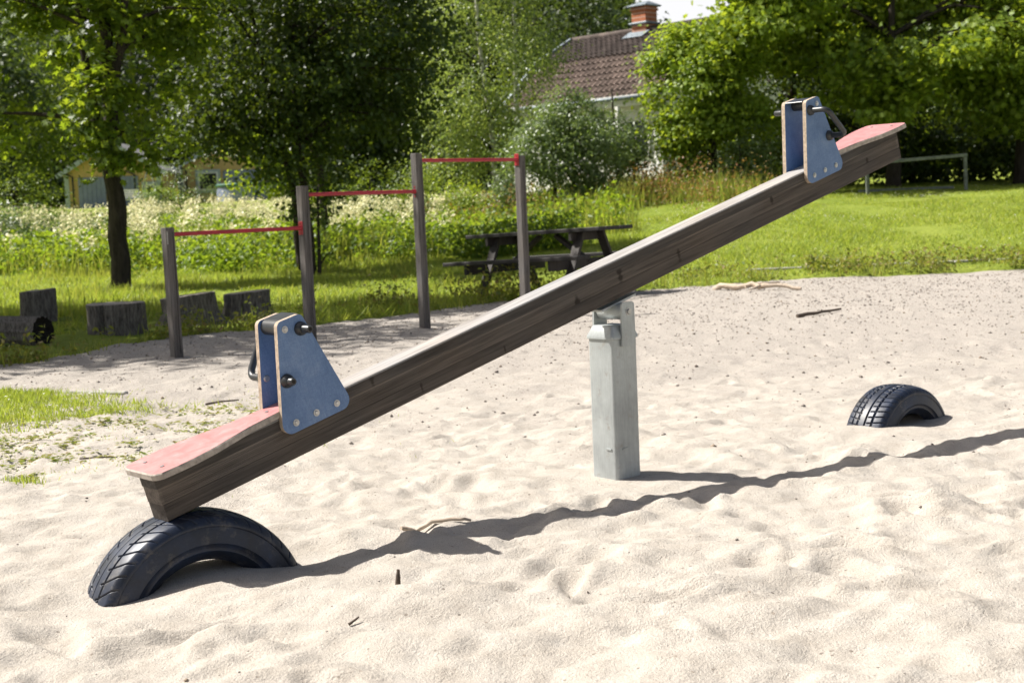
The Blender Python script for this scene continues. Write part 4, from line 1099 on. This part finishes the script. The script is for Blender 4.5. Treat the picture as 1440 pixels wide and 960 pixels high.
def build_log():
    e = Vector((-4.27, 12.95, .12)); dv = Vector((-.93, .33, .02)).normalized(); L = 2.6; root = empty("fallen_log", e, 0); tag(root, "weathered fallen log with dark hollow end at the left edge", "log")
    u = dv.cross(Vector((0, 0, 1))).normalized(); w = Vector((0, 0, 1)); n = 60; k = 20; th = np.linspace(0, 2 * math.pi, n, endpoint=False); V = []
    for j in range(k):
        t = j / (k - 1); rr = .150 * (1 + .05 * np.sin(th * 2 + 2) + .035 * np.sin(th * 13 + t * 2) + .03 * np.sin(th * 23 + 1) + .06 * vnoise(th * 4, np.full(n, t * 5), 9))
        V += [tuple(dv * (L * t) + u * (rr[i] * math.cos(th[i])) + w * (rr[i] * math.sin(th[i]))) for i in range(n)]
    m = MB(); m.add(V, [(a * n + i, a * n + (i + 1) % n, (a + 1) * n + (i + 1) % n, (a + 1) * n + i) for a in range(k - 1) for i in range(n)])
    m.build("bark", M['stump'], root, True)
    m = MB(); ring = V[:n]; ins = [tuple(Vector(p) * .62 + dv * .05) for p in ring]
    m.add(ring + ins, [(i, (i + 1) % n, n + (i + 1) % n, n + i) for i in range(n)] + [tuple(n + i for i in range(n))]); m.build("rotten_end", M['char'], root)
build_log()
# crumbled dark wood lying right of the log's end
def chunk(name, label, cat, x, y, s, mat, seed, zoff=0):
    g = np.random.default_rng(seed); bm = bmesh.new(); bmesh.ops.create_icosphere(bm, subdivisions=2, radius=1)
    for v in bm.verts: v.co = v.co * (1 + g.uniform(-.09, .09))
    bmesh.ops.scale(bm, vec=s, verts=bm.verts)
    me = bpy.data.meshes.new(name); bm.to_mesh(me); bm.free(); o = link(name, me, mat)
    o.location = (x, y, max(float(sand_z(x, y)), -9) + s[2] * .5 + zoff); tag(o, label, cat); return o
chunk("wood_chunk", "dark rotten wood chunk lying right of the fallen log end", "wood chunk", -3.98, 13.1, (.15, .09, .075), M['char'], 5)

# ------------------------------------------------------------------ sticks on the sand
def stick(name, label, pts, r, mat, twigs=(), seg=8, jit=.0, seed=1):
    g = np.random.default_rng(seed); P0_ = Vector((pts[0][0], pts[0][1], float(sand_z(pts[0][0], pts[0][1]))))
    m = MB(); W = [Vector((x, y, float(sand_z(x, y)) + z)) - P0_ for x, y, z in pts]
    fine = []
    for i in range(len(W) - 1):
        for k in range(3): fine.append(W[i].lerp(W[i + 1], k / 3) + Vector(g.normal(0, jit, 3)))
    fine.append(W[-1]); n = len(fine)
    m.tube(fine, [r * (1 - .5 * i / n) * g.uniform(.85, 1.12) for i in range(n)], seg)
    for tw in twigs:
        T = [Vector((x, y, float(sand_z(x, y)) + z)) - P0_ for x, y, z in tw]; m.tube(T, [r * .55] + [r * .4] * (len(T) - 2) + [r * .2], seg)
    o = m.build(name, mat, None, auto=50); o.location = P0_; tag(o, label, "stick"); return o
stick("stick", "small bleached forked stick beside the seesaw shadow", [(-.405, 4.77, .030), (-.355, 4.79, .022), (-.30, 4.80, .016), (-.20, 4.79, .012), (-.165, 4.79, .006)], .0085, M['drift'], [[(-.36, 4.785, .02), (-.372, 4.74, .008), (-.38, 4.71, .0)]], jit=.0012, seed=2)
stick("wood_splinter", "small brown splinter standing upright in the near sand", [(-.352, 3.94, -.01), (-.350, 3.94, .018), (-.348, 3.942, .045)], .0085, M['stick'], seed=4)
stick("branch", "pale gnarled branch lying near the far grass edge", [(2.38, 16.55, .03), (2.6, 16.4, .05), (2.85, 16.25, .045), (3.05, 16.15, .05), (3.28, 16.0, .02)], .038, M['drift'], [[(2.7, 16.3, .04), (2.9, 16.35, .07), (3.12, 16.4, .09)], [(2.85, 16.2, .05), (2.7, 16.0, .02)]], jit=.012, seed=6)
stick("branch", "short dark branch lying alone on the gravelly sand", [(2.57, 12.72, .018), (2.72, 12.8, .024), (2.88, 12.9, .022), (3.02, 12.98, .02)], .019, M['stick'], [[(2.80, 12.85, .02), (2.82, 12.85, .05)]], jit=.003, seed=8)
stick("twig", "thin brown twig lying left of the lowered seat", [(-2.02, 6.50, .008), (-1.95, 6.52, .012), (-1.86, 6.56, .006)], .004, M['stick'], seed=9)
stick("twig", "dark curled twig on the sand behind the lowered panels", [(-1.80, 8.22, .01), (-1.72, 8.25, .02), (-1.62, 8.30, .012)], .007, M['stick'], seed=10)
stick("twig", "short brown twig in the bottom left sand", [(-.46, 3.66, .006), (-.435, 3.68, .014)], .004, M['stick'], seed=13)

# gravel and bits on the sand
n = 42000
px_, py_ = rng.uniform(-5.5, 9, n), 2.6 + rng.power(1.6, n) * 15.5
keep = (py_ < edge(px_) + .3) & (rng.uniform(0, 1, n) < np.clip(.08 + .4 * (py_ - 5.2) / 3, .08, 1.0))
px_, py_ = px_[keep], py_[keep]; n = len(px_)
s_ = rng.lognormal(math.log(.0025), .55, n) * (1 + .05 * py_)
s_ = np.clip(s_, .0014, .016)
oc = np.array([(1, 0, 0), (-1, 0, 0), (0, 1, 0), (0, -1, 0), (0, 0, .7), (0, 0, -.7)], float)
V = oc[None] * (s_[:, None, None] * rng.uniform(.6, 1.4, (n, 6, 1)))
a = rng.uniform(0, 6.28, n); ca, sa = np.cos(a)[:, None], np.sin(a)[:, None]
V = np.stack([V[..., 0] * ca - V[..., 1] * sa, V[..., 0] * sa + V[..., 1] * ca, V[..., 2]], -1)
V += np.stack([px_, py_, sand_z(px_, py_) + s_ * .25], -1)[:, None]
T = (np.arange(n)[:, None, None] * 6 + np.array([(0, 2, 4), (2, 1, 4), (1, 3, 4), (3, 0, 4), (2, 0, 5), (1, 2, 5), (3, 1, 5), (0, 3, 5)])[None]).reshape(-1, 3)
tag(np_mesh("gravel", V, T, M['pebble']), kind='stuff')

# kerb stones: along the right lawn and behind the grass patch
def kerb(name, P, Q, n_, h, w, label):
    root = empty(name, (P[0], P[1], 0)); tag(root, kind='structure'); me = None
    for i in range(n_):
        a, b = np.array(P) + (np.array(Q) - np.array(P)) * (i / n_), np.array(P) + (np.array(Q) - np.array(P)) * ((i + .985) / n_)
        m = MB(); za, zb_ = [max(gz(*q), float(sand_z(*q))) if q[1] > 12 else float(sand_z(*q)) for q in (a, b)]
        m.bar((a[0] - P[0], a[1] - P[1], za + h / 2 - .06), (b[0] - P[0], b[1] - P[1], zb_ + h / 2 - .06), w, h + .12, bev=.008)
        m.build("kerb_stone", M['kerb'], root)
kerb("kerb", (3.2, 19.15), (12.5, 19.05), 10, .03, .10, "")
kerb("kerb", (-5.2, 9.72), (-2.45, 8.98), 4, .02, .05, "")

# ------------------------------------------------------------------ grass, meadow, weeds
def region(n, x0, x1, y0, y1, dens):
    x, y = rng.uniform(x0, x1, n), rng.uniform(y0, y1, n)
    p = dens(x, y); k = rng.uniform(0, 1, n) < p
    return x[k], y[k]
def edist(x, y): return y - edge(x) + .35 * fbm(x * 1.1, y * 1.1, 41, 3)
STUMPS = [(-5.22, 15.75, .4), (-3.82, 13.78, .62), (-3.32, 14.75, .62), (-2.86, 15.45, .6), (-4.3, 12.95, .75), (-4.9, 13.0, .8), (-5.5, 13.2, .8)]
def clear(x, y):
    k = np.ones(len(x))
    for sx, sy, r in STUMPS: k *= 1 - .93 * (((x - sx) ** 2 + (np.minimum(y - sy, 0) * .55 + np.maximum(y - sy, 0)) ** 2) < (r) ** 2)
    return k
def inview(x, y): return (np.abs(x) < y * .40 + 1.2)
# mown lawn
x, y = region(420000, -9, 16, 11, 37, lambda x, y: inview(x, y) * clear(x, y) * (edist(x, y) > .15) * (1 - .85 * sstep(1.5, -2.0, x) * sstep(26, 28, y)) * np.clip(1.25 - (y - 14) / 34, .3, 1))
h = (.03 + .04 * rng.uniform(0, 1, len(x)) ** 1.5) * (1 + 1.6 * np.clip(fbm(x * .7, y * .7, 61, 4), -.45, 1))
h *= np.where(x < 2.2, 1.25, 1.0) * np.where((x < -1) , 1.2, 1)
blades("lawn_grass", x, y, lawn_h(x, y) - .01, h, .012 + .0003 * y, M['grass'], 1.5, bend=False)
# longer grass on the bank and beyond the table
x, y = region(150000, -12, 7, 13, 48, lambda x, y: inview(x, y) * clear(x, y) * (edist(x, y) > .25) * np.clip(.10 + 1.4 * fbm(x * .55, y * .55, 71, 3) + np.where(y > 25, .35, 0) + np.where((x < -.5) & (y < 22), .25, 0), 0, 1) * np.where((x > 2.5) & (y < 31), 0, 1) * np.where((x > -1.5) & (y < 25) & (y > 19.6), .10, 1))
h = (.07 + .16 * rng.uniform(0, 1, len(x)) ** 1.6) * np.where(y > 26, 2.8, 1.0) * (1 + .8 * fbm(x * 1.2, y * 1.2, 73, 2))
blades("tall_grass", x, y, lawn_h(x, y) - .02, h, .010 + .0004 * y, M['tallgrass'], .5)
# leafy meadow plants
def herbs(name, x, y, hgt, per, size, mat, spread=.12, shape='diamond', up=.5, zfun=None, seed=1, aspect=.5):
    n = len(x); i = np.repeat(np.arange(n), per)
    z0 = (zfun or lawn_h)(x, y)
    f = rng.uniform(.1, 1, len(i))
    C = np.stack([x[i] + rng.normal(0, spread, len(i)), y[i] + rng.normal(0, spread, len(i)), z0[i] + hgt[i] * f], -1)
    V, T = leaves(C, size, up, aspect, seed, shape)
    return tag(np_mesh(name, V, T, mat), kind='stuff')
x, y = region(8600, -17, 2.5, 26.5, 43, lambda x, y: inview(x, y) * np.clip(.55 + 1.2 * fbm(x * .3, y * .3, 81, 3), .05, 1) * np.where(x > -1, .45, 1))
herbs("meadow_plants", x, y, rng.uniform(.32, .75, len(x)), 16, .13, M['herb'], .16, seed=3)
# cream meadowsweet plumes
k = rng.uniform(0, 1, len(x)) < np.clip(.30 - .05 * (x + 4), .05, .38) * np.where(y < 28, .15, 1) * np.clip(.55 + 2.6 * fbm(x * .55, y * .3, 85, 3), .05, 1.6)
fx, fy = x[k], y[k]; hh = rng.uniform(.5, 1.0, len(fx)); per = 38; i = np.repeat(np.arange(len(fx)), per)
C = np.stack([fx[i] + rng.normal(0, .085, len(i)), fy[i] + rng.normal(0, .085, len(i)), lawn_h(fx, fy)[i] + hh[i] + rng.normal(0, .085, len(i))], -1)
V, T = leaves(C, .064, .5, .9, 4)
tag(np_mesh("meadowsweet_flowers", V, T, M['cream']), kind='stuff')
blades("meadow_stems", fx, fy, lawn_h(fx, fy), hh, np.full(len(fx), .014), M['herb'], .1)
# a lush nettle bed in front of the meadow
x, y = region(1500, -6.5, 1.2, 24.3, 27.5, lambda x, y: np.clip(.25 + 1.8 * fbm(x * .6, y * .6, 83, 3), 0, 1))
herbs("nettle_bed", x, y, rng.uniform(.25, .7, len(x)), 26, .11, M['herb'], .13, seed=7)
# dry reddish stalks towards the house
x, y = region(900, -2, 5.5, 29, 38, lambda x, y: np.clip(.15 + 1.8 * fbm(x * .5, y * .5, 87, 3), 0, 1))
herbs("dry_weeds", x, y, rng.uniform(.5, 1.1, len(x)), 18, .07, M['rust_weed'], .10, seed=8)
# weeds along the edge of the sand
x, y = region(13000, -6, 12, 10, 21, lambda x, y: clear(x, y) * (edist(x, y) > .02) * (edist(x, y) < 1.25) * np.clip(.36 + 1.6 * fbm(x * .9, y * .9, 91, 3), .05, 1))
herbs("edge_weeds", x, y, rng.uniform(.04, .32, len(x)) ** 1.0 * np.where(x > 3, .80, 1) * np.where((x > -2.2) & (x < 2.2), 1.35, 1), 18, .060, M['weed'], .07, seed=9)
x, y = region(60000, -6, 12, 10, 21, lambda x, y: clear(x, y) * (edist(x, y) > -.2) * (edist(x, y) < 1.0) * np.clip(.3 + 1.2 * fbm(x * 1.3, y * 1.3, 93, 2), 0, 1))
blades("edge_grass", x, y, np.maximum(lawn_h(x, y), -.02) - .03, rng.uniform(.04, .24, len(x)), np.full(len(x), .011), M['tallgrass'], .8)
# taller seed stalks standing up out of the edge
x, y = region(700, -3, 10, 13, 21, lambda x, y: (edist(x, y) > .1) * (edist(x, y) < 1.0) * np.clip(.2 + 1.4 * fbm(x * .8, y * .8, 94, 2), 0, 1))
herbs("edge_stalks", x, y, rng.uniform(.2, .5, len(x)) * np.where(x > 3, .75, 1), 16, .035, M['weed'], .018, seed=19, up=.3)
# clover heads in the lawn
x, y = region(3800, 2, 15, 20, 34, lambda x, y: inview(x, y) * np.clip(.1 + 1.6 * fbm(x * .45, y * .45, 95, 3) + .25 * sstep(25, 32, y), 0, 1))
V, T = leaves(np.stack([x, y, lawn_h(x, y) + .09], -1), .035, .85, .9, 12)
tag(np_mesh("clover_flowers", V, T, M['white_flower']), kind='stuff')
# grass patch at the left
def patch(x, y): return np.clip(1.18 - np.maximum((x + 3.9) / 1.85 + 1.1 * ((y - 8.40) / 1.75) ** 2, 0) + .9 * fbm(x * 2.2, y * 2.2, 97, 3), 0, 1) * (y < 9.72 - (x + 5.2) * .27)
x, y = region(170000, -6, -1.7, 6.9, 10, lambda x, y: patch(x, y) ** 1.5)
blades("patch_grass", x, y, sand_z(x, y) - .01, rng.uniform(.02, .065, len(x)), np.full(len(x), .008), M['grass'], 1.1, bend=False)
x, y = region(60, -3.8, -2.2, 7.4, 9.5, lambda x, y: patch(x, y))
V, T = leaves(np.stack([x, y, sand_z(x, y) + .07], -1), .022, .8, .9, 13)
tag(np_mesh("patch_daisies", V, T, M['white_flower']), kind='stuff')
# creeping weeds scattered over the sand behind the lowered seat
n = 85; x = rng.normal(-2.15, .55, n); y = rng.normal(7.3, .75, n)
k = (y < 8.6) & (y > 5.6) & (x < -1.1); x, y = x[k], y[k]
herbs("ground_weeds", x, y, rng.uniform(.005, .03, len(x)), 22, .034, M['weed'], .05, zfun=sand_z, seed=15, up=.8)
n = 5200; x = rng.normal(-2.35, .7, n); y = rng.normal(7.2, .9, n); k = (fbm(x * 3, y * 3, 99, 3) > .08) & (y > 5.4); x, y = x[k], y[k]
blades("sparse_grass", x, y, sand_z(x, y) - .005, rng.uniform(.008, .028, len(x)), np.full(len(x), .005), M['grass'], 1.2, bend=False)
n = 160; x = rng.normal(-2.10, .045, n); y = rng.normal(5.98, .04, n)
blades("grass_tuft", x, y, sand_z(x, y) - .005, rng.uniform(.02, .05, n), np.full(n, .004), M['grass'], .9)
